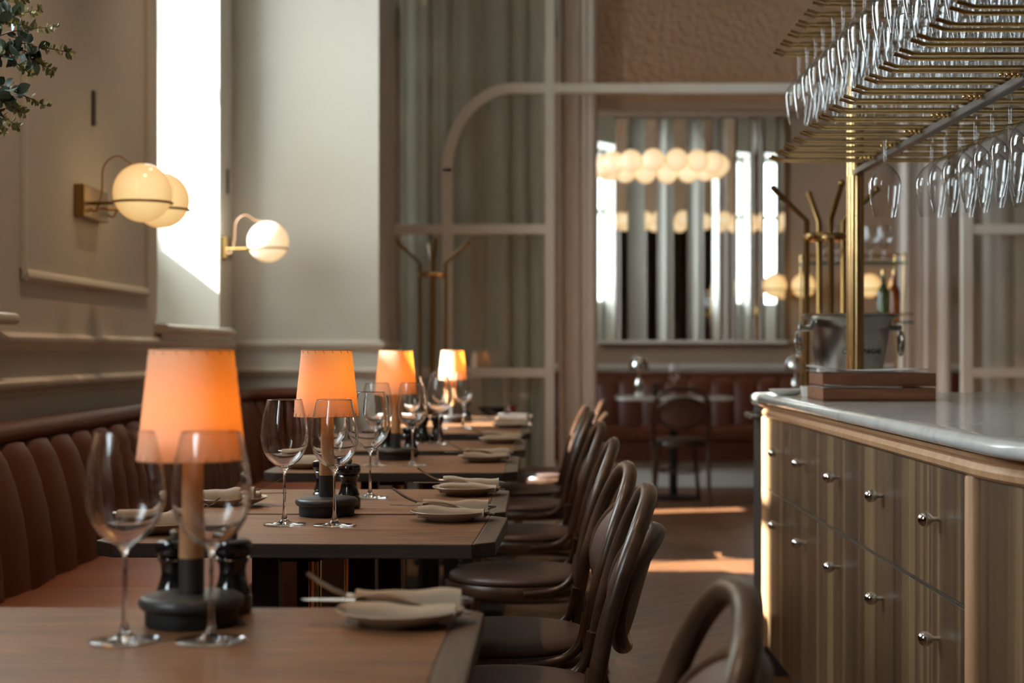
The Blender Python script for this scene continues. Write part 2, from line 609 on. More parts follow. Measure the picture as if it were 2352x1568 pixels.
for i, (a, b) in enumerate(WINS):
    w = tag(empty('window_%d' % (i + 1), (XW, (a + b) / 2, ZS)), kind='structure')
    h = (b - a) / 2
    H = ZT - ZS
    xo = -WALLT + 0.05
    fm = MB()
    for s in (-1, 1):
        fm.box(xo, xo + 0.06, s * h - (0.02 if s > 0 else 0), s * h + (0.02 if s < 0 else 0), 0.0, H)
    fm.box(xo, xo + 0.06, -h, h, 0.0, 0.46)  # solid lower panel, added to cast the shadow edge on the reveal
    fm.box(xo, xo + 0.06, -h, h, H - 0.06, H)
    fm.box(xo + 0.005, xo + 0.055, -h, h, 1.42, 1.47)
    fm.obj('window_frame', M['window'], w)
    B(xo + 0.026, xo + 0.032, -h + 0.015, h - 0.015, 0.45, H - 0.05).obj('pane', M['pane'], w)
    sl = MB()
    prof = [(-0.02, 0.0), (0.05, 0.0), (0.062, 0.006), (0.066, 0.017), (0.062, 0.028), (0.05, 0.034), (-0.02, 0.034)]
    sl.sweep([(p[0], p[1]) for p in prof], [((0, -h - 0.06, -0.014), (1, 0, 0), (0, 0, 1)), ((0, h + 0.08, -0.014), (1, 0, 0), (0, 0, 1))])
    sl.obj('window_sill', M['trim'], w, smooth=True)
    B(0, 0.018, -h, h, -0.09, -0.014).obj('sill_apron', M['trim'], w)
    portal('window_portal', XW - WALLT - 0.03, (a + b) / 2, (ZS + ZT) / 2, b - a, H)

# mouldings: profile in (out from wall, up)
RAIL = [(0, 0.0), (0.010, 0.0), (0.014, 0.012), (0.024, 0.018), (0.030, 0.030), (0.030, 0.042), (0.018, 0.050), (0.010, 0.056), (0, 0.056)]
SMALL = [(0, 0.0), (0.008, 0.0), (0.018, 0.008), (0.022, 0.018), (0.016, 0.030), (0.008, 0.036), (0, 0.036)]


def wall_path(prof, z, name):
    pts = [((XW, -4.9, z), (1, 0, 0)), ((XW, 8.02, z), (1, -1, 0)), ((-0.813, 8.02, z), (1, -1, 0)), ((-0.813, 8.9, z), (1, 0, 0))]
    m = MB()
    m.sweep(prof, [(p, u, (0, 0, 1)) for p, u in pts])
    return tag(m.obj(name, M['trim'], smooth=True), kind='structure')


wall_path(RAIL, 1.080, 'trim_1')
wall_path(RAIL, 0.945, 'trim_2')
wall_path([(0, 0), (0.02, 0), (0.02, 0.12), (0.01, 0.14), (0, 0.14)], 0.0, 'baseboard_left')


def panel_frame(y0, y1, z0, z1, name):
    m = MB()
    pr = [(0, 0), (0.006, 0), (0.018, 0.01), (0.018, 0.022), (0.008, 0.034), (0, 0.036)]
    x = XW
    m.sweep(pr, [((x, y0, z0), (1, 0, 0), (0, 0, 1)), ((x, y1, z0), (1, 0, 0), (0, 0, 1))])
    m.sweep(pr, [((x, y0, z1), (1, 0, 0), (0, 0, -1)), ((x, y1, z1), (1, 0, 0), (0, 0, -1))])
    m.sweep(pr, [((x, y0, z0), (1, 0, 0), (0, 1, 0)), ((x, y0, z1), (1, 0, 0), (0, 1, 0))])
    m.sweep(pr, [((x, y1, z0), (1, 0, 0), (0, -1, 0)), ((x, y1, z1), (1, 0, 0), (0, -1, 0))])
    tag(m.obj(name, M['trim'], smooth=True), kind='structure')


panel_frame(4.72, 6.25, 1.295, 3.35, 'trim_3')
panel_frame(1.50, 2.95, 1.295, 3.35, 'trim_4')

# unseen blocks added outside to cut the sun at some windows
blocker = tag(empty('neighbouring_building', (-7, 0, 0)), kind='structure')
B(-1, 1, -1.4, 2.57, 0, 11).obj('tower', M['stoneout'], blocker)
B(-1, 1, 2.57, 3.70, 0, 5.35).obj('annex', M['stoneout'], blocker)
B(-1, 1, 8.75, 10.8, 0, 11).obj('tower', M['stoneout'], blocker)

# herringbone planks
LP, WP = 0.52, 0.104
pm = B(0.0012, LP - 0.0012, 0.0012, WP - 0.0012, -0.02, 0.0018).mesh('plank', M['floor'], bevel=0.0012, bseg=1)
ca, sa = math.cos(PI / 4), math.sin(PI / 4)
planks = []
for i in range(-160, 160):
    for j in range(-12, 12):
        bx, by = i * WP + j * LP, i * WP - j * LP
        for (u, v, r) in ((bx, by, 0), (bx + WP, by + WP, PI / 2)):
            cx, cy = (u + LP / 2, v + WP / 2) if r == 0 else (u - WP / 2, v + LP / 2)
            gx, gy = ca * cx - sa * cy + 0.4, sa * cx + ca * cy + 7
            if -0.35 < gx < 1.25 and 4.45 < gy < 11.4:
                x, y = ca * u - sa * v + 0.4, sa * u + ca * v + 7
                planks.append((x, y, r + PI / 4))
planks.sort(key=lambda p: p[1])
for x, y, r in planks[:300]:
    link_mesh('plank', pm, fl, (x, y, 0), (0, 0, r))

# ------------------------------------------------------------------ partition
YP = 8.90
pt = tag(empty('glazed_partition', (0, YP, 0)), kind='structure')
D0, D1 = 0.0, 0.06


def pbox(name, x0, x1, z0, z1, mat='frame', d0=D0, d1=D1):
    return B(x0, x1, d0, d1, z0, z1).obj(name, M[mat], pt, bevel=0.004)


pbox('post', 0.042, 0.096, 0, CEIL)
pbox('post', -0.545, -0.483, 0, 2.12)
pbox('post', 2.412, 2.474, 0, CEIL)
pbox('rail', -0.813, 0.044, 1.745, 1.80, d0=0.004, d1=0.056)
pbox('rail', -0.813, 0.044, 0.930, 0.984, d0=0.004, d1=0.056)
pbox('rail', 2.472, 4.2, 1.745, 1.80, d0=0.004, d1=0.056)
pbox('rail', 2.472, 4.2, 0.930, 0.984, d0=0.004, d1=0.056)
pbox('transom', -0.14, 2.414, 2.547, 2.602, d0=0.003, d1=0.057)
pbox('bottom_rail', -0.813, 0.044, 0, 0.16, d0=0.004, d1=0.056)
pbox('bottom_rail', 2.474, 4.2, 0, 0.16)
arc = MB()
fr = []
for k in range(17):
    a = PI - (PI / 2) * k / 16
    c = Vector((-0.14, 0, 2.10))
    fr.append((c, math.cos(a), math.sin(a)))
for k in range(16):
    (c, c0, s0), (_, c1, s1) = fr[k], fr[k + 1]
    q = []
    for (cc, ss) in ((c0, s0), (c1, s1)):
        for (rx, rz) in ((0.405, 0.502), (0.343, 0.447)):
            for d in (D0, D1):
                q.append((c.x + rx * cc, d, c.z + rz * ss))
    arc.add(q, [(0, 4, 6, 2), (1, 3, 7, 5), (0, 1, 5, 4), (2, 6, 7, 3)] + ([(0, 2, 3, 1)] if k == 0 else []) + ([(4, 5, 7, 6)] if k == 15 else []))
arc.obj('arch', M['frame'], pt, smooth=True, angle=30)
pg = 0.028
for x0, x1, z0, z1 in ((-0.81, -0.545, 0.984, 1.745), (-0.483, 0.042, 0.984, 1.745), (-0.81, -0.545, 0.16, 0.93), (-0.483, 0.042, 0.16, 0.93),
                       (-0.81, 0.042, 1.80, 3.69), (2.474, 4.2, 0.984, 1.745), (2.474, 4.2, 0.16, 0.93), (2.474, 4.2, 1.80, 3.69)):
    B(x0, x1, pg, pg + 0.005, z0, z1).obj('pane', M['pane'], pt)
B(0.30, 2.412, 0.34, 0.35, 2.50, CEIL).obj('textured_pane', M['hammered'], pt)
B(0.096, 2.412, 0.33, 0.37, 2.50, 2.547).obj('header', M['brownwall'], pt)


def curtain(name, x0, x1, y, z0, z1, folds, amp, label, mat='curtain', seed=0, lean=0):
    rnd = random.Random(seed)
    n = folds * 10
    nz = 12
    ph = [rnd.uniform(0, 6) for _ in range(6)]
    v, f = [], []
    for j in range(nz + 1):
        t = j / nz
        for i in range(n + 1):
            s = i / n
            w = 2 * PI * folds * (s + 0.02 * math.sin(5 * s + ph[0]) + 0.035 * math.sin(11 * s + ph[1]))
            a = amp * (0.65 + 0.35 * math.sin(7 * s + ph[2] + t * 0.8)) * (1.0 - 0.25 * t)
            yy = y + a * math.sin(w + 0.5 * t * math.sin(3 * s + ph[3])) + 0.012 * math.sin(2.1 * w + ph[4])
            xx = x0 + (x1 - x0) * s + 0.35 * a * math.cos(w) + lean * (1 - t) * s
            v.append((xx, yy, z0 + (z1 - z0) * t))
    for j in range(nz):
        for i in range(n):
            a = j * (n + 1) + i
            f.append((a, a + 1, a + n + 2, a + n + 1))
    m = MB()
    m.add(v, f)
    o = m.obj(name, M[mat], smooth=True, angle=180)
    sm = o.modifiers.new('thick', 'SOLIDIFY')
    sm.thickness = 0.003
    return tag(o, label, 'curtain')


curtain('curtain', -0.80, 0.06, YP + 0.17, 0.01, 3.66, 6, 0.045, 'grey brown curtain behind the arched glazed partition panes', 'curtainlight', 3)
curtain('curtain', 0.12, 0.335, YP + 0.16, 0.01, 3.66, 2, 0.03, 'narrow taupe curtain drawn to the left side of the doorway', 'curtain', 5)
curtain('curtain', 2.06, 2.38, YP + 0.16, 0.01, 3.66, 3, 0.03, 'taupe curtain gathered at the right side of the doorway', 'curtain', 8)
curtain('curtain', 2.48, 4.15, YP + 0.17, 0.01, 3.66, 8, 0.045, 'wide taupe curtain behind the rightmost partition panes', 'curtain', 12, 0.02)

# ------------------------------------------------------------------ far wall: pleated mirror, ledge
YB = 13.12
mw = tag(empty('pleated_mirror', (0, YB, 1.17)), 'tall pleated wall mirror of narrow angled strips above the russet banquette', 'mirror')
# (left edge, right edge, turn to the left in degrees)
STR = [(0.505, 0.645, 19), (0.648, 0.752, 4), (0.755, 0.890, 15), (0.893, 0.995, 6), (0.998, 1.135, 12), (1.138, 1.245, 7), (1.248, 1.385, 16), (1.388, 1.455, 5),
       (1.458, 1.510, 25), (1.513, 1.645, 12.6), (1.648, 1.765, 27), (1.768, 1.875, 15.7), (1.878, 1.985, 29), (1.988, 2.06, 18)]
for xa, xb, deg in STR:
    a = math.radians(deg)
    dy = (xb - xa) * math.tan(a)
    MB().add([(xa, -0.02, 0), (xb, -0.02 - dy, 0), (xb, -0.02 - dy, 1.86), (xa, -0.02, 1.86), (xa, -0.012, 0), (xb, -0.012, 0), (xb, -0.012, 1.86), (xa, -0.012, 1.86)],
             [(0, 1, 2, 3), (5, 4, 7, 6), (0, 4, 5, 1), (1, 5, 6, 2), (2, 6, 7, 3), (3, 7, 4, 0)]).obj('mirror_strip', M['mirror'], mw)
x = 2.06
xr = x
B(0.49, xr + 0.02, -0.11, 0, -0.03, 0.0).obj('lower_ledge', M['frame'], mw, bevel=0.004)
B(0.49, xr + 0.02, -0.11, 0, 1.86, 1.90).obj('upper_ledge', M['brownwall'], mw, bevel=0.004)
tag(MB().sweep(RAIL, [((XW, YB, 0.915), (0, -1, 0), (0, 0, 1)), ((4.2, YB, 0.915), (0, -1, 0), (0, 0, 1))]).obj('trim_5', M['frame'], smooth=True), kind='structure')


# ------------------------------------------------------------------ banquettes
def channel_mesh(w, mat, prof, bulge=0.028, nu=8):
    """upholstered channel along +Y, leaning in XZ by prof [(x,z)...], bulging to +X"""
    v, f = [], []
    n = len(prof)
    for x0, z0 in prof:
        for i in range(nu + 1):
            s = i / nu
            b = bulge * (1 - abs(2 * s - 1) ** 2.6)
            v.append((x0 + b, s * w, z0))
    for j in range(n - 1):
        for i in range(nu):
            a = j * (nu + 1) + i
            f.append((a, a + 1, a + nu + 2, a + nu + 1))
    # back face closing
    base = len(v)
    for x0, z0 in prof:
        v.append((x0 - 0.03, 0, z0)); v.append((x0 - 0.03, w, z0))
    for j in range(n - 1):
        a = base + 2 * j
        f.append((a, a + 2, a + 3, a + 1))
        f.append((j * (nu + 1), (j + 1) * (nu + 1), a + 2, a))
        f.append((j * (nu + 1) + nu, a + 1, a + 3, (j + 1) * (nu + 1) + nu))
    m = MB()
    m.add(v, f)
    return m.mesh('channel', mat, smooth=True, angle=50)


PROF = [(-1.335, 0.40), (-1.338, 0.47), (-1.345, 0.56), (-1.358, 0.65), (-1.378, 0.73), (-1.400, 0.79), (-1.425, 0.83), (-1.455, 0.842)]
bq = tag(empty('banquette', (0, 0, 0)), 'long cognac leather banquette with channelled back along the window wall', 'sofa')
CW = 0.205
cme = channel_mesh(CW, M['leatherback'], PROF)
y = 2.07 - 7 * CW
while y + CW < 7.62:
    link_mesh('channel', cme, bq, (0, y, 0))
    y += CW
yend = y
B(XW + 0.03, -1.44, 0.6, 7.95, 0.08, 0.842).obj('back_core', M['leatherback'], bq)
# return along the pilaster: rounded corner then straight
rc = 0.16
for k in range(4):
    a = (k + 0.5) / 4 * PI / 2
    link_mesh('channel', channel_mesh(0.075, M['leatherback'], [(p[0] + 1.335, p[1]) for p in PROF]), bq,
              (-1.335 + rc - rc * math.cos(a) + 0.037 * math.sin(a) * -1, yend + rc * math.sin(a) - 0.037 * math.cos(a), 0), (0, 0, -a))
for k in range(2):
    link_mesh('channel', channel_mesh(0.085, M['leatherback'], [(p[0] + 1.335, p[1]) for p in PROF]), bq, (-1.335 + rc + 0.085 * k, yend + rc, 0), (0, 0, -PI / 2))
B(-1.50, -1.03, yend + rc + 0.10, 7.98, 0.08, 0.842).obj('back_core', M['leatherback'], bq)
cap = [(-1.455, 0.58, 0.856), (-1.455, yend - 0.02, 0.856)]
for k in range(1, 9):
    a = k / 8 * PI / 2
    cap.append((-1.335 + rc - (rc + 0.12) * math.cos(a), yend + (rc + 0.10) * math.sin(a), 0.856 + 0.012 * k / 8))
cap.append((-1.03, yend + rc + 0.10, 0.868))
MB().tube(cap, 0.052, 16, flat=0.62).obj('cap_roll', M['leatherback'], bq, smooth=True)
# seat cushions
nS = 10
sw = (7.62 - 0.6) / nS


def cushion(x0, x1, y0, y1, z0, z1, name, mat, par, loc=None):
    v, f = [], []
    nx, ny = 8, 8
    for j in range(ny + 1):
        for i in range(nx + 1):
            s, t = i / nx, j / ny
            e = min(s, 1 - s) * 2
            g = min(t, 1 - t) * 2
            h = 1 - (1 - min(1, e * 2.2)) ** 2 * 0.55 - (1 - min(1, g * 3.5)) ** 2 * 0.4
            v.append((x0 + (x1 - x0) * s, y0 + (y1 - y0) * t, z1 - (1 - h) * 0.035))
    for j in range(ny):
        for i in range(nx):
            a = j * (nx + 1) + i
            f.append((a, a + 1, a + nx + 2, a + nx + 1))
    b = len(v)
    ring = [i for i in range(nx + 1)] + [(nx + 1) * (j + 1) - 1 for j in range(1, ny + 1)] + [ny * (nx + 1) + i for i in range(nx - 1, -1, -1)] + [(nx + 1) * j for j in range(ny - 1, 0, -1)]
    for i in ring:
        v.append((v[i][0], v[i][1], z0))
    n = len(ring)
    for k in range(n):
        f.append((ring[k], b + k, b + (k + 1) % n, ring[(k + 1) % n]))
    f.append(tuple(b + k for k in range(n)))
    m = MB()
    m.add(v, f)
    return m.obj(name, mat, par, smooth=True, angle=60)


for k in range(nS):
    cushion(-1.35, -0.775, 0.6 + k * sw + 0.002, 0.6 + (k + 1) * sw - 0.002, 0.37, 0.475, 'seat_cushion', M['leather'], bq)
MB().tube([(-0.773, 0.6, 0.452), (-0.773, 7.62, 0.452)], 0.006, 8).obj('piping', M['leather'], bq, smooth=True)
B(-1.40, -0.79, 0.6, 7.62, 0.09, 0.372).obj('front_panel', M['leatherback'], bq)
B(-1.40, -0.85, 0.6, 7.62, 0.0, 0.09).obj('plinth', M['iron'], bq)

bq2 = tag(empty('banquette', (0, 0, 0)), 'russet leather banquette below the pleated mirror in the far room', 'sofa')
PROF2 = [(0.0, 0.40), (0.0, 0.52), (-0.02, 0.66), (-0.05, 0.78), (-0.08, 0.855), (-0.10, 0.87)]
c2 = channel_mesh(0.19, M['leatherred'], PROF2, 0.02)
xx = 0.10
while xx < 3.4:
    link_mesh('channel', c2, bq2, (xx, 12.86, 0), (0, 0, -PI / 2))
    xx += 0.19
B(0.1, xx, 12.93, 13.09, 0.1, 0.872).obj('back_core', M['leatherred'], bq2)
MB().tube([(0.1, 12.98, 0.875), (xx, 12.98, 0.875)], 0.03, 10).obj('cap_roll', M['leatherred'], bq2, smooth=True)
for k in range(5):
    cushion(0.1 + k * 0.66, 0.1 + (k + 1) * 0.66 - 0.004, 12.36, 12.90, 0.38, 0.475, 'seat_cushion', M['leatherred'], bq2)
B(0.1, xx, 12.38, 12.93, 0.21, 0.38).obj('front_panel', M['leatherback'], bq2)
B(0.1, xx, 12.46, 12.93, 0.0, 0.21).obj('plinth', M['frame'], bq2)


# ------------------------------------------------------------------ tables
def make_table(label, xl, xr, y0, y1, rot=0.0):
    cx, cy = (xl + xr) / 2, (y0 + y1) / 2
    hx, hy = (xr - xl) / 2, (y1 - y0) / 2
    t = tag(empty('dining_table', (cx, cy, 0), rot), label, 'table', 'smoked oak tables along the banquette')
    c = 0.037
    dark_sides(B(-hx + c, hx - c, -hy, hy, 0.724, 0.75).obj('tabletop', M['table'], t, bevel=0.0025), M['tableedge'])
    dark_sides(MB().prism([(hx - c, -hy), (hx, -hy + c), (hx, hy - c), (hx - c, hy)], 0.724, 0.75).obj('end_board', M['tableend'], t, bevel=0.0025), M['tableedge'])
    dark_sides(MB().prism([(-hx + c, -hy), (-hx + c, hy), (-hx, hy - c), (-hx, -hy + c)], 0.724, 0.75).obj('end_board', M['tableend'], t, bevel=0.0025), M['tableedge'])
    m = MB().box(-0.2, 0.2, -0.035, 0.035, 0.708, 0.724)
    m.box(-0.035, 0.035, -hy + 0.08, hy - 0.08, 0.708, 0.724)
    m.obj('support_plate', M['iron'], t)
    for s in (-1, 1):
        B(s * 0.09 - 0.025, s * 0.09 + 0.025, -0.02, 0.02, 0.03, 0.708).obj('post', M['iron'], t, bevel=0.003)
    MB().lathe([(0.012, 0.03), (0.012, 0.708)], 16).obj('brass_rod', M['brass'], t, smooth=True)
    B(-0.24, 0.24, -0.20, 0.20, 0.0, 0.03).obj('base_plate', M['iron'], t, bevel=0.006)
    return t


make_table('nearest oak table at the bottom edge, holding the blurred lamp', -0.80, -0.070, 1.45, 2.02, math.radians(-0.5))
make_table('oak table with two sharp wine glasses, first behind the nearest table', -0.765, -0.066, 2.69, 3.16, math.radians(-2))
make_table('oak table pushed against the back of the sharp wine glasses table', -0.765, -0.066, 3.185, 3.745)
make_table('third oak table group with a lamp between two blurred glasses', -0.752, -0.055, 4.26, 4.95)
make_table('oak table behind the third lamp, with a narrow gap before it', -0.745, -0.042, 5.20, 5.78)
make_table('oak table just in front of the sunlit lamp', -0.735, -0.030, 6.28, 6.83)
make_table('oak table under the sunlit lamp and white napkin', -0.735, -0.028, 6.85, 7.42)
make_table('last oak table by the pilaster, nearest the coat stand', -0.735, -0.028, 7.84, 8.34)


# ------------------------------------------------------------------ chairs (facing -X; origin at the floor under the seat)
def hoop_x(z):
    t = z - 0.5
    return 0.172 + 0.14 * t + 0.52 * t * t


def make_chair(label):
    t = tag(empty('bentwood_chair'), label, 'chair', None)
    W_ = M['chairwood']
    # back hoop with rear legs in one bend
    side = [(0.275, 0.190, 0.0), (0.222, 0.190, 0.22), (0.172, 0.192, 0.44), (hoop_x(0.56), 0.196, 0.56), (hoop_x(0.66), 0.196, 0.66), (hoop_x(0.725), 0.185, 0.725), (hoop_x(0.778), 0.150, 0.778), (hoop_x(0.812), 0.086, 0.812), (hoop_x(0.822), 0.0, 0.822)]
    pts = side + [(p[0], -p[1], p[2]) for p in reversed(side[:-1])]
    pts = smooth_pts(pts, 5)
    rr = [0.0130 + 0.0026 * min(1, p.z / 0.5) for p in pts]
    MB().tube(pts, rr, 14).obj('back_hoop', W_, t, smooth=True)
    # oval backrest wrapped round the sitter
    zc, a, b = 0.645, 0.172, 0.106

    def bp(y, dz, off):
        return Vector((hoop_x(zc + dz) + 0.040 - 0.034 * (y / a) ** 2 + off, y, zc + dz))
    ring = [bp(a * math.cos(q), b * math.sin(q), 0.007) for q in [2 * PI * k / 40 for k in range(40)]]
    MB().tube(ring, 0.0125, 12, closed=True, flat=1.3).obj('backrest_frame', W_, t, smooth=True)
    v, f = [], []
    nr, na = 6, 32
    for sgn in (-1, 1):
        o = len(v)
        v.append(bp(0, 0, -0.024 if sgn < 0 else 0.016))
        for i in range(1, nr + 1):
            s = i / nr
            for k in range(na):
                q = 2 * PI * k / na
                ed = 1.0 if sgn < 0 else 0.93
                v.append(bp(a * ed * s * math.cos(q), b * ed * s * math.sin(q), -0.024 + 0.019 * s ** 4 if sgn < 0 else 0.016 * (1 - 0.6 * s ** 4)))
        for k in range(na):
            f.append((o, o + 1 + k, o + 1 + (k + 1) % na))
        for i in range(nr - 1):
            for k in range(na):
                c0 = o + 1 + i * na
                f.append((c0 + k, c0 + na + k, c0 + na + (k + 1) % na, c0 + (k + 1) % na))
    m = MB()
    m.add(v, f)
    m.obj('backrest_pad', M['chairpad'], t, smooth=True, angle=70)
    # seat
    m = MB().lathe([(0.0, 0.405), (0.195, 0.405), (0.208, 0.412), (0.210, 0.428), (0.203, 0.440), (0.0, 0.440)], 40)
    m.obj('seat_ring', W_, t, smooth=True)
    m = MB().lathe([(0.0, 0.438), (0.190, 0.438), (0.197, 0.446), (0.194, 0.457), (0.175, 0.466), (0.12, 0.472), (0.0, 0.474)], 40)
    m.obj('seat_pad', M['chairpad'], t, smooth=True, angle=80)
    for s in (-1, 1):
        MB().tube(smooth_pts([(-0.150, s * 0.125, 0.415), (-0.165, s * 0.140, 0.25), (-0.195, s * 0.165, 0.0)], 4), [0.016] * 4 + [0.014] * 4 + [0.011], 12).obj('leg', W_, t, smooth=True)
        MB().tube(smooth_pts([(hoop_x(0.53) - 0.01, s * 0.180, 0.53), (0.150, s * 0.188, 0.465), (0.105, s * 0.190, 0.432), (0.02, s * 0.206, 0.422)], 5), 0.0105, 10).obj('hip_brace', W_, t, smooth=True)
        MB().lathe([(0.0, 0.0), (0.006, 0.0), (0.006, 0.003), (0.0, 0.004)], 10, (0, 0, 0), axis='y').obj('screw', M['oldbrass'], t, loc=(0.170, -0.2085 if s < 0 else 0.2045, 0.47))
    MB().tube([(0.02 + 0.185 * math.cos(q), 0.150 * math.sin(q), 0.235) for q in [2 * PI * k / 28 for k in range(28)]], 0.009, 10, closed=True).obj('stretcher', W_, t, smooth=True)
    return t


CH = [(-0.055, 1.66, 1, 'bentwood chair nearest the viewer, its hoop cut by the bottom edge'),
      (-0.066, 2.90, -2, 'bentwood chair at the sharp wine glasses table, largest complete hoop'),
      (-0.070, 3.46, 2, 'bentwood chair directly behind the largest complete hoop'),
      (-0.055, 4.43, -1, 'bentwood chair at the third table, hoop catching daylight'),
      (-0.050, 5.43, 1, 'bentwood chair fourth in the row behind the fully visible hoops'),
      (-0.050, 6.42, -2, 'bentwood chair at the table just before the sunlit lamp'),
      (-0.050, 7.10, 1, 'bentwood chair at the sunlit lamp table'),
      (0.070, 8.12, -4, 'last bentwood chair of the row, set back from the last oak table')]
chair0 = make_chair(CH[0][3])
for i, (x, y, r, l) in enumerate(CH):
    c = chair0 if i == 0 else copy_tree(chair0)
    c.location = (x, y, 0)
    c.rotation_euler = (0, 0, math.radians(r))
    tag(c, l, 'chair', 'bentwood chairs')
c = copy_tree(chair0)
c.location = (0.998, 11.10, 0)
c.rotation_euler = (0, 0, -PI / 2)
tag(c, 'dark bentwood chair seen from behind at the far marble table', 'chair', 'bentwood chairs')


# ------------------------------------------------------------------ table lamps
def make_lamp(label):
    t = tag(empty('table_lamp'), label, 'lamp', 'parchment table lamps')
    MB().lathe([(0.0, 0.0005), (0.054, 0.0005), (0.0555, 0.003), (0.0555, 0.019), (0.0, 0.019)], 40).obj('base_foot', M['lampblack'], t, smooth=True)
    pr = [(0.0, 0.0185), (0.055, 0.0185)]
    for k in range(9):
        a = -PI / 2 + PI * k / 8
        pr.append((0.0545 + 0.0085 * math.cos(a), 0.0275 + 0.0085 * math.sin(a)))
    pr += [(0.03, 0.0375), (0.0, 0.0378)]
    MB().lathe(pr, 48).obj('base_disc', M['lampdark'], t, smooth=True, angle=60)
    MB().lathe([(0.0, 0.037), (0.0152, 0.037), (0.0152, 0.0805), (0.0, 0.0805)], 28).obj('lower_stem', M['lampdark'], t, smooth=True)
    MB().lathe([(0.0, 0.0805), (0.0150, 0.0805), (0.0136, 0.205), (0.0132, 0.225), (0.0, 0.225)], 28).obj('oak_stem', M['lampoak'], t, smooth=True)
    MB().lathe([(0.0645, 0.199), (0.0505, 0.331)], 64).obj('lamp_shade', M['shade'], t, smooth=True)
    for r_, z_, nm in ((0.0645, 0.199, 'shade_rim'), (0.0505, 0.331, 'shade_rim')):
        MB().tube([(r_ * math.cos(q), r_ * math.sin(q), z_) for q in [2 * PI * k / 48 for k in range(48)]], 0.0008, 6, closed=True).obj(nm, M['thread'], t)
    st = MB()
    for r0, z0, r1, z1, n in ((0.0648, 0.198, 0.0643, 0.2055, 22), (0.0506, 0.332, 0.0513, 0.325, 18)):
        for k in range(n):
            q = 2 * PI * k / n
            st.tube([(r0 * math.cos(q), r0 * math.sin(q), z0), (r1 * math.cos(q + 0.07) * 1.004, r1 * math.sin(q + 0.07) * 1.004, z1)], 0.0007, 5)
    st.obj('stitching', M['thread'], t)
    MB().lathe([(0.0, 0.0)] + [(0.014 * math.sin(PI * k / 10), 0.014 - 0.014 * math.cos(PI * k / 10)) for k in range(1, 10)] + [(0.0, 0.028)], 16, (0, 0, 0.226)).obj('bulb', M['bulb'], t, smooth=True)
    d = bpy.data.lights.new('lamp_light', 'POINT')
    d.energy = 0.46
    d.color = (1.0, 0.56, 0.20)
    d.shadow_soft_size = 0.012
    o = bpy.data.objects.new('lamp_light', d)
    COL.objects.link(o)
    o.location = (0, 0, 0.252)
    o.parent = t
    return t


LAMPS = [(-0.418, 1.893, 'large blurred table lamp on the nearest table, shade half daylit'),
         (-0.424, 3.150, 'table lamp with orange parchment shade behind the two sharp wine glasses'),
         (-0.431, 4.760, 'third table lamp from the viewer, evenly orange shade'),
         (-0.390, 7.180, 'farthest table lamp, its shade white with direct sun')]
lamp0 = make_lamp(LAMPS[0][2])
for i, (x, y, l) in enumerate(LAMPS):
    t = lamp0 if i == 0 else copy_tree(lamp0)
    t.location = (x, y, 0.7505)
    t.rotation_euler = (0, 0, 0.5 * i)
    tag(t, l, 'lamp', 'parchment table lamps')


# ------------------------------------------------------------------ stemware
def glass_mesh(name, H, foot_r, bowl, stem_r, zb, mat, seg=40, wall=0.0009):
    pr = [(0.0, 0.0006), (foot_r - 0.001, 0.0006), (foot_r, 0.0014), (foot_r - 0.001, 0.0022), (foot_r * 0.6, 0.0032), (foot_r * 0.28, 0.0058), (0.0062, 0.0105), (stem_r * 1.35, 0.024), (stem_r * 1.08, 0.045), (stem_r, 0.065), (stem_r * 1.02, zb - 0.012), (stem_r * 1.5, zb - 0.004)]
    pr += bowl
    inner = [(max(r - wall, 0.0), z + (0.0012 if i < 3 else 0)) for i, (r, z) in enumerate(bowl)]
    pr += [(bowl[-1][0] - wall * 0.5, bowl[-1][1] + wall * 0.5)] + list(reversed(inner))[0:] + [(0.0, zb + 0.004)]
    me = MB().lathe(pr, seg).mesh(name, mat, smooth=True, angle=75)
    return me


BOWL = [(0.0085, 0.1085), (0.018, 0.1135), (0.029, 0.1225), (0.0385, 0.1365), (0.0442, 0.153), (0.0455, 0.166), (0.0445, 0.182), (0.0410, 0.205), (0.0370, 0.2225), (0.0335, 0.2368), (0.0333, 0.2375)]
gm = glass_mesh('wine_glass', 0.2375, 0.0405, BOWL, 0.0024, 0.105, M['glass'])
GL = [(-0.469, 1.781, 'blurred red wine glass on the nearest table, left of the pair'),
      (-0.371, 1.781, 'blurred red wine glass on the nearest table, in front of the lamp stem'),
      (-0.481, 2.977, 'sharp wine glass standing alone left of the second lamp'),
      (-0.384, 2.960, 'sharp wine glass standing in front of the second lamp stem'),
      (-0.377, 3.525, 'wine glass behind the pepper mill, right of the second lamp'),
      (-0.470, 3.545, 'wine glass half hidden behind the second lamp'),
      (-0.463, 4.517, 'wine glass left of the third lamp stem'),
      (-0.361, 4.517, 'wine glass right of the third lamp stem'),
      (-0.349, 5.560, 'wine glass alone before the sunlit lamp, foot on the table edge'),
      (-0.450, 5.600, 'wine glass behind the third lamp shade'),
      (-0.320, 6.710, 'wine glass right of the sunlit lamp'),
      (-0.420, 6.710, 'wine glass left of the sunlit lamp')]
for i, (x, y, l) in enumerate(GL):
    o = link_mesh('wine_glass', gm, None, (x, y, 0.7505), (0, 0, 0.3 * i))
    tag(o, l, 'wine glass', 'red wine glasses on the tables')


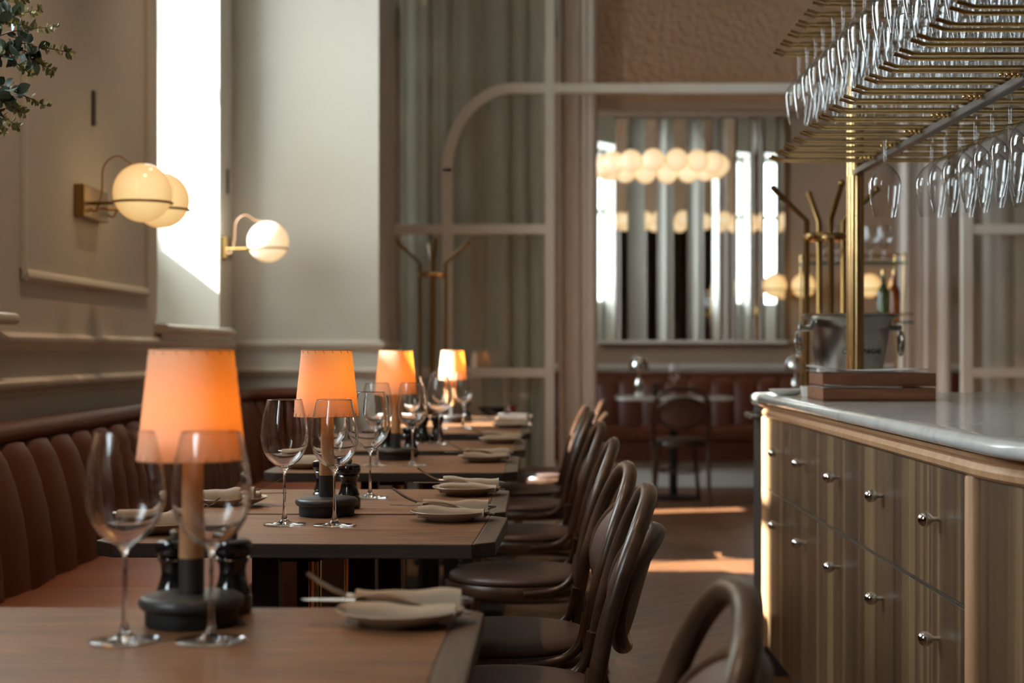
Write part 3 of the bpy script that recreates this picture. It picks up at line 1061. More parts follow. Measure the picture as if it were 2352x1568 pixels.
# ------------------------------------------------------------------ mills
def make_mill(label):
    t = tag(empty('pepper_mill'), label, 'mill', 'black pepper and salt mills')
    MB().lathe([(0.0, 0.0005), (0.0225, 0.0005), (0.0245, 0.003), (0.0245, 0.021), (0.0215, 0.0245), (0.0215, 0.027), (0.0228, 0.029), (0.021, 0.0325), (0.0178, 0.042), (0.0163, 0.052), (0.0178, 0.0615), (0.0205, 0.066), (0.0222, 0.0675), (0.0205, 0.0695), (0.0, 0.07)], 36).obj('body', M['mill'], t, smooth=True, angle=35)
    MB().lathe([(0.0, 0.0702), (0.0195, 0.0702), (0.0215, 0.0725), (0.0235, 0.075), (0.0245, 0.078), (0.0245, 0.087), (0.023, 0.0905), (0.017, 0.0935), (0.0, 0.0945)], 36).obj('head', M['mill'], t, smooth=True, angle=35)
    MB().lathe([(0.0, 0.094), (0.005, 0.094), (0.0065, 0.098), (0.006, 0.102), (0.003, 0.1045), (0.0, 0.105)], 16).obj('knob', M['greymetal'], t, smooth=True)
    return t


ML = [(-0.458, 1.978, 'black mill behind the nearest lamp, left of its stem'), (-0.385, 1.978, 'black mill behind the nearest lamp, right of its stem'),
      (-0.463, 3.40, 'black mill left behind the second lamp'), (-0.396, 3.29, 'black mill close to the right of the second lamp stem'),
      (-0.468, 4.88, 'black mill left behind the third lamp'), (-0.396, 4.88, 'black mill right behind the third lamp'),
      (-0.420, 5.72, 'black mill left of two on the table behind the third lamp'), (-0.366, 5.72, 'black mill right of two on the table behind the third lamp'),
      (-0.330, 7.30, 'black mill behind the sunlit lamp')]
mill0 = make_mill(ML[0][2])
for i, (x, y, l) in enumerate(ML):
    t = mill0 if i == 0 else copy_tree(mill0)
    t.location = (x, y, 0.7505)
    tag(t, l, 'mill', 'black pepper and salt mills')

# ------------------------------------------------------------------ place settings
plate_me = MB().lathe([(0.0, 0.0005), (0.044, 0.0005), (0.047, 0.002), (0.050, 0.0045), (0.065, 0.0105), (0.0775, 0.0178), (0.0785, 0.0188), (0.0778, 0.0198), (0.0755, 0.0192), (0.062, 0.0125), (0.048, 0.0075), (0.0, 0.0065)], 56).mesh('side_plate', M['ceramic'], smooth=True, angle=60)


def napkin_mesh(mat, seed):
    rnd = random.Random(seed)
    v, f = [], []
    nx = 14
    L = 0.128
    # two folded ridges, cross-section in (y,z)
    sec = [(-0.040, 0.0), (-0.0425, 0.005), (-0.0425, 0.014), (-0.039, 0.0190), (-0.031, 0.0212), (-0.018, 0.0208), (-0.0105, 0.0180), (-0.0080, 0.0120), (-0.0070, 0.0020),
           (-0.0010, 0.0020), (-0.0004, 0.0200), (0.0015, 0.0285), (0.007, 0.0320), (0.020, 0.0322), (0.030, 0.0280), (0.034, 0.0170), (0.0345, 0.007), (0.033, 0.0)]
    n = len(sec)
    p1, p2 = rnd.uniform(0, 6), rnd.uniform(0, 6)
    for i in range(nx + 1):
        s = i / nx
        for k, (y, z) in enumerate(sec):
            w = 0.0022 * math.sin(5 * s + p1 + (k > 8) * 2) + 0.001 * math.sin(13 * s + p2)
            zz = z * (1 - 0.10 * s) + (w if z > 0.004 else 0)
            sx = (s - 0.5) * L + (0.006 * (k > 8))
            v.append((sx, y + 0.4 * w, zz))
    for i in range(nx):
        for k in range(n - 1):
            a = i * n + k
            f.append((a, a + 1, a + n + 1, a + n))
        f.append((i * n + n - 1, i * n, i * n + n, i * n + 2 * n - 1))
    f.append(tuple(range(n)))
    f.append(tuple(nx * n + k for k in reversed(range(n))))
    m = MB()
    m.add(v, f)
    return m.mesh('napkin', mat, smooth=True, angle=55)


NAP = [napkin_mesh(M['linen'], s) for s in (1, 2, 3)]
NAPSUN = napkin_mesh(M['linenwhite'], 4)  # paler copy of the linen, sunlight put into its colour


def knife_mesh():
    m = MB()
    # blade towards -X, handle towards +X
    prof = [(-0.105, 0.001), (-0.100, 0.0055), (-0.09, 0.0082), (-0.06, 0.0092), (-0.02, 0.0088), (0.0, 0.0052)]
    v, f = [], []
    for x, h in prof:
        v += [(x, -h, 0.0), (x, h * 0.55, 0.0), (x, h * 0.55, 0.0016), (x, -h, 0.0008)]
    for i in range(len(prof) - 1):
        for k in range(4):
            a, b = i * 4 + k, i * 4 + (k + 1) % 4
            f.append((a, b, b + 4, a + 4))
    f += [(3, 2, 1, 0), tuple(len(v) - 4 + k for k in range(4))]
    m.add(v, f)
    m.tube([(-0.002, 0, 0.001), (0.008, 0, 0.001), (0.03, 0, 0.001), (0.07, 0, 0.001), (0.095, 0, 0.001), (0.105, 0, 0.001)], [0.004, 0.0055, 0.005, 0.006, 0.0072, 0.003], 12, flat=0.7)
    return m.mesh('table_knife', M['steel'], smooth=True, angle=40)


def fork_mesh():
    m = MB()

    def strip(pts):   # (x, halfwidth, z)
        v, f = [], []
        for x, y0, y1, z in pts:
            v += [(x, y0, z), (x, y1, z), (x, y1, z + 0.0022), (x, y0, z + 0.0022)]
        for i in range(len(pts) - 1):
            for k in range(4):
                a, b = i * 4 + k, i * 4 + (k + 1) % 4
                f.append((a, b, b + 4, a + 4))
        f.extend([(3, 2, 1, 0), tuple(len(v) - 4 + k for k in range(4))])
        m.add(v, f)
    strip([(0.10, -0.004, 0.004, 0.0), (0.092, -0.0075, 0.0075, 0.0), (0.05, -0.0055, 0.0055, 0.002), (0.0, -0.003, 0.003, 0.004), (-0.03, -0.003, 0.003, 0.001), (-0.042, -0.0075, 0.0075, -0.003), (-0.052, -0.0118, 0.0118, -0.004)])
    for q in range(4):
        c = -0.009 + 0.006 * q
        strip([(-0.052, c - 0.0022, c + 0.0022, -0.004), (-0.070, c - 0.0020, c + 0.0020, 0.0), (-0.087, c - 0.0017, c + 0.0017, 0.006), (-0.104, c - 0.0009, c + 0.0009, 0.014)])
    return m.mesh('table_fork', M['steel'], smooth=True, angle=40)


KN, FK = knife_mesh(), fork_mesh()
SET = [(-0.167, 1.900, 0, 'on the nearest table', 2), (-0.1706, 3.06, 0, 'right of the two sharp wine glasses', 0), (-0.1635, 3.60, 0, 'behind the sharp wine glasses setting', 1),
       (-0.160, 4.68, 0, 'right of the third lamp', 2), (-0.135, 5.62, 0, 'beyond the third lamp, chair side', 1), (-0.118, 6.72, 0, 'before the sunlit lamp, chair side', 0),
       (-0.125, 7.30, 0, 'beside the farthest lamp, in sun', 3),
       (-0.690, 2.86, 1, 'behind the nearest lamp, banquette side', 0), (-0.655, 3.34, 1, 'left of the second lamp, banquette side', 1), (-0.645, 4.42, 1, 'on the third table, banquette side', 2),
       (-0.625, 7.15, 1, 'left of the farthest lamp, banquette side', 3)]
for i, (x, y, flip, where, nk) in enumerate(SET):
    rz = PI * flip + math.radians((1.5, -2, 1, 0, 2, -1, 3, -2, 2, 0, 1)[i])
    o = link_mesh('side_plate', plate_me, None, (x, y, 0.7503))
    tag(o, 'stoneware side plate under a folded napkin ' + where, 'plate', 'side plates')
    dx = Vector((math.cos(rz), math.sin(rz)))
    dy = Vector((-math.sin(rz), math.cos(rz)))

    def at(a, b, z):
        return (x + dx.x * a + dy.x * b, y + dx.y * a + dy.y * b, z)
    o = link_mesh('napkin', NAPSUN if nk == 3 else NAP[nk], None, at(0.004, 0.0, 0.7578), (0, 0, rz))
    tag(o, ('white' if nk == 3 else 'taupe') + ' linen napkin folded on the plate ' + where, 'napkin', 'folded napkins')
    o = link_mesh('table_knife', KN, None, at(-0.016, 0.008, 0.7765), (0, math.radians(0.6), rz))
    tag(o, 'steel table knife laid with the napkin ' + where, 'knife', 'table knives')
    o = link_mesh('table_fork', FK, None, at(-0.012, -0.004, 0.7790), (0, math.radians(10), rz))
    tag(o, 'steel fork propped in the napkin ' + where, 'fork', 'table forks')

bw = MB().lathe([(0.0, 0.001), (0.04, 0.001), (0.06, 0.02), (0.075, 0.042), (0.072, 0.042), (0.055, 0.018), (0.0, 0.008)], 32).obj('bowl', M['mill'], None, smooth=True, loc=(-0.235, 8.05, 0.75))
tag(bw, 'black bowl on the last table behind the white napkin', 'bowl')
vt = tag(MB().lathe([(0.0, 0.001), (0.024, 0.001), (0.028, 0.055), (0.0265, 0.055), (0.023, 0.006), (0.0, 0.006)], 24).obj('tealight_holder', M['amber'], None, smooth=True, loc=(-0.13, 7.98, 0.75)), 'amber glass tealight holder on the last table', 'candle holder')


# ------------------------------------------------------------------ globe wall lamps
def globe_profile(r, n=16):
    return [(0.0, -r)] + [(r * math.sin(PI * k / n), -r * math.cos(PI * k / n)) for k in range(1, n)] + [(0.0, r)]


def sconce(name, label, yp, z, plate_w, globes, mat, loc=None, rz=0):
    t = tag(empty(name, loc or (XW, yp, z), rz), label, 'wall lamp')
    B(0.0, 0.035, -plate_w / 2, plate_w / 2, -0.055, 0.055).obj('wall_plate', M['oldbrass'], t, bevel=0.004)
    for (gx, gy, gz) in globes:
        R = 0.10
        g = MB().lathe(globe_profile(R), 32).obj('glass_globe', mat, t, smooth=True, loc=(gx, gy, gz))
        zr = gz - 0.034
        rr = math.sqrt(R * R - 0.034 ** 2) + 0.004
        MB().tube([(gx + rr * math.cos(q), gy + rr * math.sin(q), zr) for q in [2 * PI * k / 40 for k in range(40)]], 0.0045, 8, closed=True).obj('support_ring', M['oldbrass'], t, smooth=True)
        MB().tube([(0.03, gy * 0.8, zr), (gx - rr, gy, zr)], 0.006, 8).obj('arm', M['oldbrass'], t, smooth=True)
        MB().tube(smooth_pts([(0.03, gy * 0.8, -0.02), (0.055, gy * 0.85, -0.03), (0.075, gy * 0.9, 0.03), (0.085, gy, 0.12), (0.13, gy, 0.155), (0.175, gy, 0.13), (gx - 0.02, gy, gz + 0.098)], 6), 0.0035, 8).obj('cable', M['cable'], t, smooth=True)
    return t


sconce('globe_sconce', 'twin opal globe wall lamp between the two windows', 5.42, 1.588, 0.30, [(0.217, -0.09, 0.030), (0.217, 0.17, 0.030)], M['globe'])
sconce('globe_sconce', 'single opal globe wall lamp between the far window and the pilaster corner', 7.77, 1.590, 0.12, [(0.24, -0.10, 0.025)], M['globefar'])
sconce('globe_sconce', 'opal globe wall lamp in the far room beyond its window', 11.9, 1.60, 0.30, [(0.217, -0.14, 0.03), (0.217, 0.14, 0.03)], M['globe'])  # unseen lamp added so the mirror strips catch its globes
sconce('globe_sconce', 'twin opal globe wall lamp right of the pleated mirror, behind the coat stand', 0, 0, 0.18, [(0.217, -0.25, 0.03), (0.217, -0.01, 0.03)], M['globe'], (2.20, 13.12, 1.588), -PI / 2)
sconce('globe_sconce', 'twin opal globe wall lamp on the far wall behind the shelf bottles', 0, 0, 0.30, [(0.217, -0.13, 0.03), (0.217, 0.13, 0.03)], M['globe'], (2.86, 13.12, 1.588), -PI / 2)
for (yy, lab) in ((5.49, 'slim grey metal strip on the wall above the twin globe lamp'), (7.86, 'slim grey metal strip on the wall above the single globe lamp')):
    t = tag(empty('wall_fitting', (XW, yy, 1.93)), lab, 'wall fitting')
    B(0, 0.012, -0.011, 0.011, -0.062, 0.062).obj('strip', M['greymetal'], t, bevel=0.003)
    for s in (-1, 1):
        MB().lathe([(0.0, 0.0), (0.006, 0.0), (0.006, 0.016), (0.0, 0.018)], 12, (0, 0, s * 0.052), axis='x').obj('screw', M['steel'], t)

# ------------------------------------------------------------------ chandelier
ch = tag(empty('ring_chandelier', (0.846, 10.8, 2.35)), 'ring chandelier of touching opal globes hanging in the far room', 'chandelier')
gme = MB().lathe(globe_profile(0.076), 28).mesh('glass_globe', M['globefar'], smooth=True)
for k in range(16):
    q = 2 * PI * (k + 0.5) / 16
    link_mesh('glass_globe', gme, ch, (0.40 * math.cos(q), 0.40 * math.sin(q), 0))
MB().tube([(0.40 * math.cos(q), 0.40 * math.sin(q), -0.004) for q in [2 * PI * k / 48 for k in range(48)]], 0.01, 8, closed=True).obj('brass_ring', M['oldbrass'], ch, smooth=True)
for k in range(3):
    q = 2 * PI * k / 3 + 0.4
    MB().tube([(0.40 * math.cos(q), 0.40 * math.sin(q), 0.0), (0.02 * math.cos(q), 0.02 * math.sin(q), CEIL - 2.36)], 0.003, 6).obj('suspension_cord', M['cable'], ch)
MB().lathe([(0.0, CEIL - 2.40), (0.06, CEIL - 2.40), (0.06, CEIL - 2.352), (0.0, CEIL - 2.352)], 24).obj('ceiling_rose', M['oldbrass'], ch, smooth=True)


# ------------------------------------------------------------------ coat stands
def coat_stand(label, x, y, rz):
    t = tag(empty('coat_stand', (x, y, 0), rz), label, 'coat stand')
    for k in range(4):
        q = PI / 2 * k
        c, s = math.cos(q), math.sin(q)
        r = 0.07
        pts = [(0.20 * c, 0.20 * s, 0.012), (r * c, r * s, 0.30), (r * c, r * s, 1.56), ((r + 0.125) * c, (r + 0.125) * s, 1.675)]
        MB().tube(pts, 0.0105, 10).obj('pole', M['oldbrass'], t, smooth=True)
        MB().lathe(globe_profile(0.012, 8), 12, (0.197 * c, 0.197 * s, 1.678)).obj('tip', M['oldbrass'], t, smooth=True)
        MB().lathe([(0.0, 0.0), (0.015, 0.0), (0.015, 0.012), (0.0, 0.014)], 12, (0.20 * c, 0.20 * s, 0.0)).obj('foot', M['iron'], t)
    for z in (1.50, 0.55):
        MB().tube([(0.07 * math.cos(q), 0.07 * math.sin(q), z) for q in [2 * PI * k / 24 for k in range(24)]], 0.014, 8, closed=True).obj('ring', M['brass'], t, smooth=True)
    return t


coat_stand('brass coat stand in front of the arched partition panes', -0.575, 8.60, 0.15)
coat_stand('brass coat stand behind the bar and ice bucket', 1.06, 5.78, 0.12)

# ------------------------------------------------------------------ bar
bar = tag(empty('bar_counter', (0, 0, 0)), 'curved wooden bar counter with drawers and steel ball knobs', 'bar counter')


def outline(off, ys, R, yfar, xface=0.74, n=14):
    """left face at xface-off, near corner rounded with radius R+off, far corner rounded a little"""
    pts = []
    cx, cy = xface + R, ys
    pts.append((1.75, yfar + off))
    rf = 0.05
    for k in range(5):
        a = PI / 2 + (PI / 2) * k / 4
        pts.append((xface - off + rf + rf * math.cos(a), yfar + off - rf + rf * math.sin(a)))
    for k in range(n + 1):
        a = PI + (PI / 2) * k / n
        pts.append((cx + (R + off) * math.cos(a), cy + (R + off) * math.sin(a)))
    pts.append((1.75, cy - R - off))
    return pts


def offset_slab(profile, ys, R, yfar, mat, name, par, top=True):
    v, f = [], []
    ring0 = None
    n = None
    for off, z in profile:
        o = outline(off, ys, R, yfar)
        n = len(o)
        v += [(px, py, z) for px, py in o]
    for i in range(len(profile) - 1):
        for k in range(n):
            k2 = (k + 1) % n
            f.append((i * n + k, i * n + k2, (i + 1) * n + k2, (i + 1) * n + k))
    f.append(tuple(reversed(range(n))))
    f.append(tuple((len(profile) - 1) * n + k for k in range(n)))
    m = MB()
    m.add(v, f)
    return m.obj(name, mat, par, smooth=True, angle=35)


YF = 5.13
offset_slab([(-0.025, 0.12), (-0.025, 0.875)], 2.62, 0.80, YF - 0.02, M['barwood'], 'carcass', bar)
offset_slab([(-0.07, 0.0), (-0.07, 0.12)], 2.62, 0.80, YF - 0.02, M['plinth'], 'plinth', bar)
offset_slab([(-0.02, 0.868), (0.004, 0.868), (0.012, 0.874), (0.014, 0.884), (0.008, 0.894), (0.012, 0.900), (0.022, 0.904), (0.026, 0.912), (-0.02, 0.915)], 2.62, 0.80, YF - 0.02, M['barlight'], 'cornice', bar)
mp_ = [(0.02, 0.9155)]
for k in range(9):
    a = -PI / 2 + PI * k / 8
    mp_.append((0.030 + 0.0145 * math.cos(a), 0.930 + 0.0145 * math.sin(a)))
mp_.append((0.0, 0.9447))
offset_slab(mp_, 2.48, 0.80, YF, M['marble'], 'marble_top', bar)
# curved front right of the near post
cv = MB()
v, f = [], []
n = 12
for k in range(n + 1):
    a = PI + (PI / 2) * k / n
    for rr_ in (0.80, 0.775):
        for z in (0.125, 0.868):
            v.append((1.54 + rr_ * math.cos(a), 2.62 + rr_ * math.sin(a), z))
for k in range(n):
    a, b = k * 4, (k + 1) * 4
    f += [(a, b, b + 1, a + 1), (a + 2, a + 3, b + 3, b + 2), (a + 1, b + 1, b + 3, a + 3), (a, a + 2, b + 2, b)]
f += [(0, 1, 3, 2), (n * 4, n * 4 + 2, n * 4 + 3, n * 4 + 1)]
cv.add(v, f)
cv.obj('curved_panel', M['barwood'], bar, smooth=True, angle=35)
yb = [5.065, 4.555, 4.085, 3.605, 3.125, 2.685]
ky = [4.77, 4.326, 3.848, 3.36, 2.89]
for i in range(5):
    for (z0, z1, zk) in ((0.6385, 0.866, 0.77), (0.125, 0.6315, 0.55)):
        d = B(0.740, 0.765, yb[i + 1] + 0.0012, yb[i] - 0.0012, z0, z1).obj('drawer' if z0 > 0.5 else 'door', M['barwood'], bar, bevel=0.0012, bseg=1)
        kb = MB().lathe([(0.0, 0.0)] + [(0.0142 * math.sin(PI * k / 12), 0.0142 - 0.0142 * math.cos(PI * k / 12)) for k in range(1, 11)] + [(0.0056, 0.0275), (0.0048, 0.030), (0.0048, 0.0410)], 24, (0.7005, ky[i], zk), axis='x')
        kb.obj('knob', M['steel'], d, smooth=True)
B(0.7385, 0.75, 2.685, 5.065, 0.6325, 0.6375).obj('metal_strip', M['inlay'], bar)
for yy in (5.085, 2.665):
    MB().lathe([(0.0, 0.125), (0.0155, 0.125), (0.0155, 0.864), (0.014, 0.868), (0.0, 0.868)], 20, (0.742, yy, 0)).obj('half_round_post', M['barlight'], bar, smooth=True)

# side station behind the bar
sc = tag(empty('service_station', (0, 0, 0)), 'narrow graphite service station with marble top behind the bar end', 'cabinet')
B(0.752, 1.55, 5.20, 5.46, 0.0, 0.895).obj('carcass', M['darkcab'], sc, bevel=0.003)
pr = []
MB().prism([(0.76 + 0.03 * math.cos(a), 5.33 + 0.135 * math.sin(a)) for a in [PI / 2 + PI * k / 12 for k in range(13)]] + [(1.56, 5.195), (1.56, 5.465)], 0.896, 0.925).obj('marble_top', M['marble'], sc, bevel=0.008, smooth=True)
MB().tube(smooth_pts([(0.76, 5.23, 0.862), (0.722, 5.24, 0.862), (0.712, 5.32, 0.862), (0.722, 5.40, 0.862), (0.76, 5.41, 0.862)], 5), 0.008, 8, flat=1.4).obj('towel_rail', M['greymetal'], sc, smooth=True)

# ------------------------------------------------------------------ hanging glass rack
RH = 0.53
rk = tag(empty('glass_rack', (0, 0, 0)), 'two tier brass stemware rack over the bar on a tall brass post', 'glass rack')
PITCH = 0.1278
GAP = 0.0425
zl, zu = HC + RH, HC + 0.8426


def rod_mesh(x0, x1):
    pts = [(x0, 0, 0.009), (x0 + 0.012, 0, 0.006), (x0 + 0.024, 0, 0.0015), (x0 + 0.036, 0, 0.0), ((x0 + x1) / 2, 0, 0), (x1 - 0.055, 0, 0), (x1 - 0.03, 0, 0.004), (x1, 0, 0.011)]
    return MB().tube(pts, 0.0038, 10).mesh('rod', M['brass'], smooth=True, angle=50)


rl = rod_mesh(0.646, 1.155)
ru = rod_mesh(0.672, 1.18)
NL, NU = 18, 16
for i in range(NL):
    for d in (0, GAP):
        link_mesh('rod', rl, rk, (0, 4.377 - i * PITCH - d, zl))
for i in range(NU):
    for d in (0, GAP):
        link_mesh('rod', ru, rk, (0, 4.468 - i * PITCH - d, zu))
B(0.912, 0.934, 2.05, 4.60, zl - 0.022, zl - 0.0047).obj('lower_beam', M['greymetal'], rk, bevel=0.003)
B(0.912, 0.934, 2.30, 4.60, zu + 0.0047, zu + 0.022).obj('upper_beam', M['greymetal'], rk, bevel=0.003)
for yy in (4.555, 2.12):
    MB().lathe([(0.0, 0.9452), (0.045, 0.9452), (0.045, 0.953), (0.030, 0.960), (0.0275, 0.968), (0.0, 0.968)], 32, (0.923, yy, 0)).obj('post_foot', M['brass'], rk, smooth=True, angle=50)
    MB().prism([(0.923 + (0.0250 - 0.0016 * abs(math.cos(7 * q))) * math.cos(q), yy + (0.0250 - 0.0016 * abs(math.cos(7 * q))) * math.sin(q)) for q in [2 * PI * k / 112 for k in range(112)]], 0.966, zl - 0.022).obj('post', M['brass'], rk, smooth=True, angle=50)
    MB().lathe([(0.0255, zl - 0.022), (0.0255, zu + 0.06), (0.018, zu + 0.075), (0.0, zu + 0.078)], 32, (0.923, yy + (0.0 if yy > 3 else 0), 0)).obj('upper_post', M['brass'], rk, smooth=True, angle=50)
for i in range(1, NL - 1, 2):
    yy = 4.377 - i * PITCH - GAP / 2
    m = MB()
    for (xx, rr_) in ((-0.022, 0.005), (-0.010, 0.0065), (0.0, 0.008), (0.010, 0.0065), (0.022, 0.005)):
        m.lathe(globe_profile(rr_, 8), 12, (0.895 + xx, yy, zl - 0.010))
    m.obj('finial', M['brass'], rk, smooth=True)

# rack glasses: single walled shells
RB = [(0.0040, 0.0735), (0.0085, 0.0772), (0.0175, 0.0845), (0.0275, 0.0950), (0.0352, 0.1075), (0.0390, 0.1215), (0.0389, 0.1330), (0.0372, 0.150), (0.0335, 0.176), (0.0267, 0.2052), (0.0265, 0.206)]
rpr = [(0.0005, 0.002), (0.012, 0.0014), (0.0325, 0.0006), (0.0335, 0.0014), (0.0325, 0.0022), (0.018, 0.0032), (0.008, 0.0058), (0.0050, 0.012), (0.0038, 0.03), (0.0034, 0.055), (0.0035, 0.069)] + RB
rgm = MB().lathe(rpr, 28).mesh('hanging_wine_glass', M['rackglass'], smooth=True, angle=180)
RG = 'stemware hanging in the brass rack'


def hang(x, y, z, label):
    o = link_mesh('hanging_wine_glass', rgm, None, (x, y, z + 0.0052), (PI, 0, random.uniform(0, 6)))
    # upside down: foot rests on the rods
    tag(o, label, 'wine glass', RG)


pos = ['first', 'second', 'third', 'fourth', 'fifth', 'sixth']
ordn = ['farthest', 'second', 'third', 'fourth', 'fifth', 'sixth', 'seventh', 'eighth', 'ninth', 'tenth', 'eleventh', 'twelfth', 'thirteenth', 'fourteenth']
for i in range(14):
    y = 4.468 - i * PITCH - GAP / 2
    for k in range(6):
        hang(0.742 + 0.081 * k + random.uniform(-0.003, 0.003), y + random.uniform(-0.002, 0.002), zu, 'upturned wine glass, upper rack tier, %s row, %s from the left end' % (ordn[i], pos[k]))
y4 = 4.377 - 4 * PITCH - GAP / 2
hang(0.852, y4, zl, 'lone upturned wine glass hanging below the lower tier beside the post')
for i in range(4, 12):
    y = 4.377 - i * PITCH - GAP / 2
    for k in range(3):
        if k == 2 and i < 6: continue
        hang(0.966 + 0.076 * k, y, zl, 'upturned wine glass, lower rack tier, %s row right of the beam, %s place' % (ordn[i - 4], pos[k]))

# ------------------------------------------------------------------ things on the bar
MT = 0.9450
bk = tag(empty('ice_bucket', (0.952, 4.785, MT)), 'hammered nickel champagne bucket with ring handles behind the brass post', 'ice bucket')
MB().lathe([(0.0, 0.0008), (0.070, 0.0008), (0.074, 0.004), (0.072, 0.010), (0.064, 0.016), (0.068, 0.022), (0.086, 0.024), (0.092, 0.03), (0.122, 0.20), (0.128, 0.226), (0.139, 0.236), (0.147, 0.240), (0.148, 0.245), (0.144, 0.247), (0.134, 0.243), (0.124, 0.226), (0.088, 0.032), (0.0, 0.028)], 56).obj('bucket_body', M['nickel'], bk, smooth=True, angle=40)
for s in (-1, 1):
    B(s * 0.138 - 0.02, s * 0.138 + 0.02, -0.012, 0.012, 0.196, 0.214).obj('bracket', M['nickel'], bk, bevel=0.004)
    MB().tube([(s * 0.157 + 0.018 * math.cos(q) * 0.55, 0.018 * math.cos(q), 0.180 - 0.034 + 0.034 * math.sin(q) + 0.012) for q in [2 * PI * k / 28 for k in range(28)]], 0.0052, 8, closed=True).obj('ring_handle', M['steel'], bk, smooth=True)


def wrapped_text(txt, size, zc, a0, par, name, spacing=1.15):
    cu = bpy.data.curves.new('lettering', 'FONT')
    cu.body = txt
    cu.size = size
    cu.align_x = 'CENTER'
    cu.space_character = spacing
    cu.offset = size * 0.012
    to = bpy.data.objects.new('lettering_tmp', cu)
    COL.objects.link(to)
    dg = bpy.context.evaluated_depsgraph_get()
    dg.update()
    me = bpy.data.meshes.new_from_object(to.evaluated_get(dg))
    bpy.data.objects.remove(to)
    bm = bmesh.new()
    bm.from_mesh(me)
    bmesh.ops.triangulate(bm, faces=bm.faces)
    bmesh.ops.subdivide_edges(bm, edges=bm.edges, cuts=1)
    for vv in bm.verts:
        z = zc + vv.co.y
        r = 0.092 + (0.122 - 0.092) * (z - 0.03) / 0.17 + 0.0012
        a = a0 + vv.co.x / r
        vv.co = (r * math.sin(a), -r * math.cos(a), z)
    bm.to_mesh(me)
    bm.free()
    me.materials.append(M['ink'])
    return link_mesh(name, me, par)


wrapped_text('CHAMPAGNE', 0.020, 0.127, 0.20, bk, 'lettering')
wrapped_text('GRAND', 0.008, 0.150, 0.08, bk, 'lettering')


def tray(label, x, y, z, rz):
    t = tag(empty('wooden_tray', (x, y, z), rz), label, 'tray')
    hx, hy, h, w = 0.152, 0.11, 0.036, 0.012
    B(-hx, hx, -hy, hy, 0.0008, 0.007).obj('base', M['walnut'], t)
    for nm, a in (('front_side', (-hx, hx, -hy, -hy + w)), ('back_side', (-hx, hx, hy - w, hy)), ('left_side', (-hx, -hx + w, -hy + w, hy - w)), ('right_side', (hx - w, hx, -hy + w, hy - w))):
        B(*a, 0.0008, h).obj(nm, M['walnut'], t, bevel=0.0015)
    return t


tray('lower walnut tray of two stacked on the bar', 0.914, 4.31, MT, math.radians(1))
tray('upper walnut tray of two stacked on the bar', 0.917, 4.312, MT + 0.0395, math.radians(-0.5))


def paper_sheets(label, x, y, z, n, L, Wd, rz, curl):
    t = tag(empty('menu_sheets', (x, y, z), rz), label, 'paper')
    for k in range(n):
        v, f = [], []
        m_ = 12
        for i in range(m_ + 1):
            s = i / m_
            xx = -L / 2 + L * s
            zz = 0.0015 * k + curl * max(0, 1 - s * 2.6) ** 2 * (1 if k else 0.3) + 0.004 * math.sin(3 * s + k) * 0.5 + curl * 0.5 * s * (k > 0)
            for yy in (-Wd / 2, Wd / 2):
                v.append((xx, yy, zz))
        for i in range(m_):
            f.append((2 * i, 2 * i + 1, 2 * i + 3, 2 * i + 2))
        m = MB()
        m.add(v, f)
        o = m.obj('sheet', M['paper'], t, smooth=True)
        sm = o.modifiers.new('thick', 'SOLIDIFY')
        sm.thickness = 0.0006
    return t


paper_sheets('curled white menu sheets lying in the upper walnut tray', 0.905, 4.312, MT + 0.0395 + 0.0365, 4, 0.30, 0.20, 0, 0.014)
paper_sheets('white sheets showing between the two walnut trays', 0.872, 4.305, MT + 0.0365, 3, 0.21, 0.215, 0, 0.004)
ds = MB().lathe([(0.0, 0.0006), (0.03, 0.0006), (0.05, 0.010), (0.058, 0.018), (0.056, 0.019), (0.045, 0.011), (0.0, 0.006)], 32).obj('saucer', M['porcelain'], None, smooth=True, loc=(0.765, 4.80, MT))
tag(ds, 'small white porcelain dish on the bar left of the bucket', 'dish')
cu = MB().lathe([(0.0, 0.0006), (0.018, 0.0006), (0.022, 0.004), (0.027, 0.03), (0.028, 0.032), (0.026, 0.032), (0.020, 0.005), (0.0, 0.004)], 24).obj('cup', M['porcelain'], None, smooth=True, loc=(0.800, 4.62, MT))
tag(cu, 'small white cup on the bar beside the stacked trays', 'cup')

# ------------------------------------------------------------------ glass shelf unit behind the bar
YS = 8.55
su = tag(empty('shelf_unit', (0, YS, 0)), 'brass and glass shelf unit before the taupe doorway curtain', 'shelf')
for (x0, x1, z) in ((1.44, 1.99, 1.555), (1.44, 2.02, 1.235)):
    B(x0, x1, -0.12, 0.12, z - 0.006, z + 0.006).obj('glass_shelf', M['shelfglass'], su)
    for yy in (-0.115, 0.115):
        MB().tube([(x0, yy, z + 0.045), (x1, yy, z + 0.045)], 0.004, 8).obj('gallery_rail', M['brass'], su, smooth=True)
for x0 in (1.455, 1.975):
    for yy in (-0.105, 0.105):
        MB().lathe([(0.0, 0.0), (0.008, 0.0), (0.008, 1.61), (0.0, 1.615)], 10, (x0, yy, 0)).obj('upright', M['brass'], su, smooth=True)
gi = 0
for (cx_, n_) in ((1.60, 4), (1.86, 4)):
    for k in range(n_):
        o = link_mesh('stem_glass', rgm, None, (cx_ - 0.05 + 0.075 * (k % 2) + 0.01 * (k // 2), YS - 0.05 + 0.09 * (k // 2), 1.5616))
        tag(o, 'stem glass on the upper glass shelf, %s cluster, %s row, %s' % ('left' if cx_ < 1.7 else 'right', 'front' if k < 2 else 'back', 'left one' if k % 2 == 0 else 'right one'), 'wine glass', 'glasses on the glass shelf')
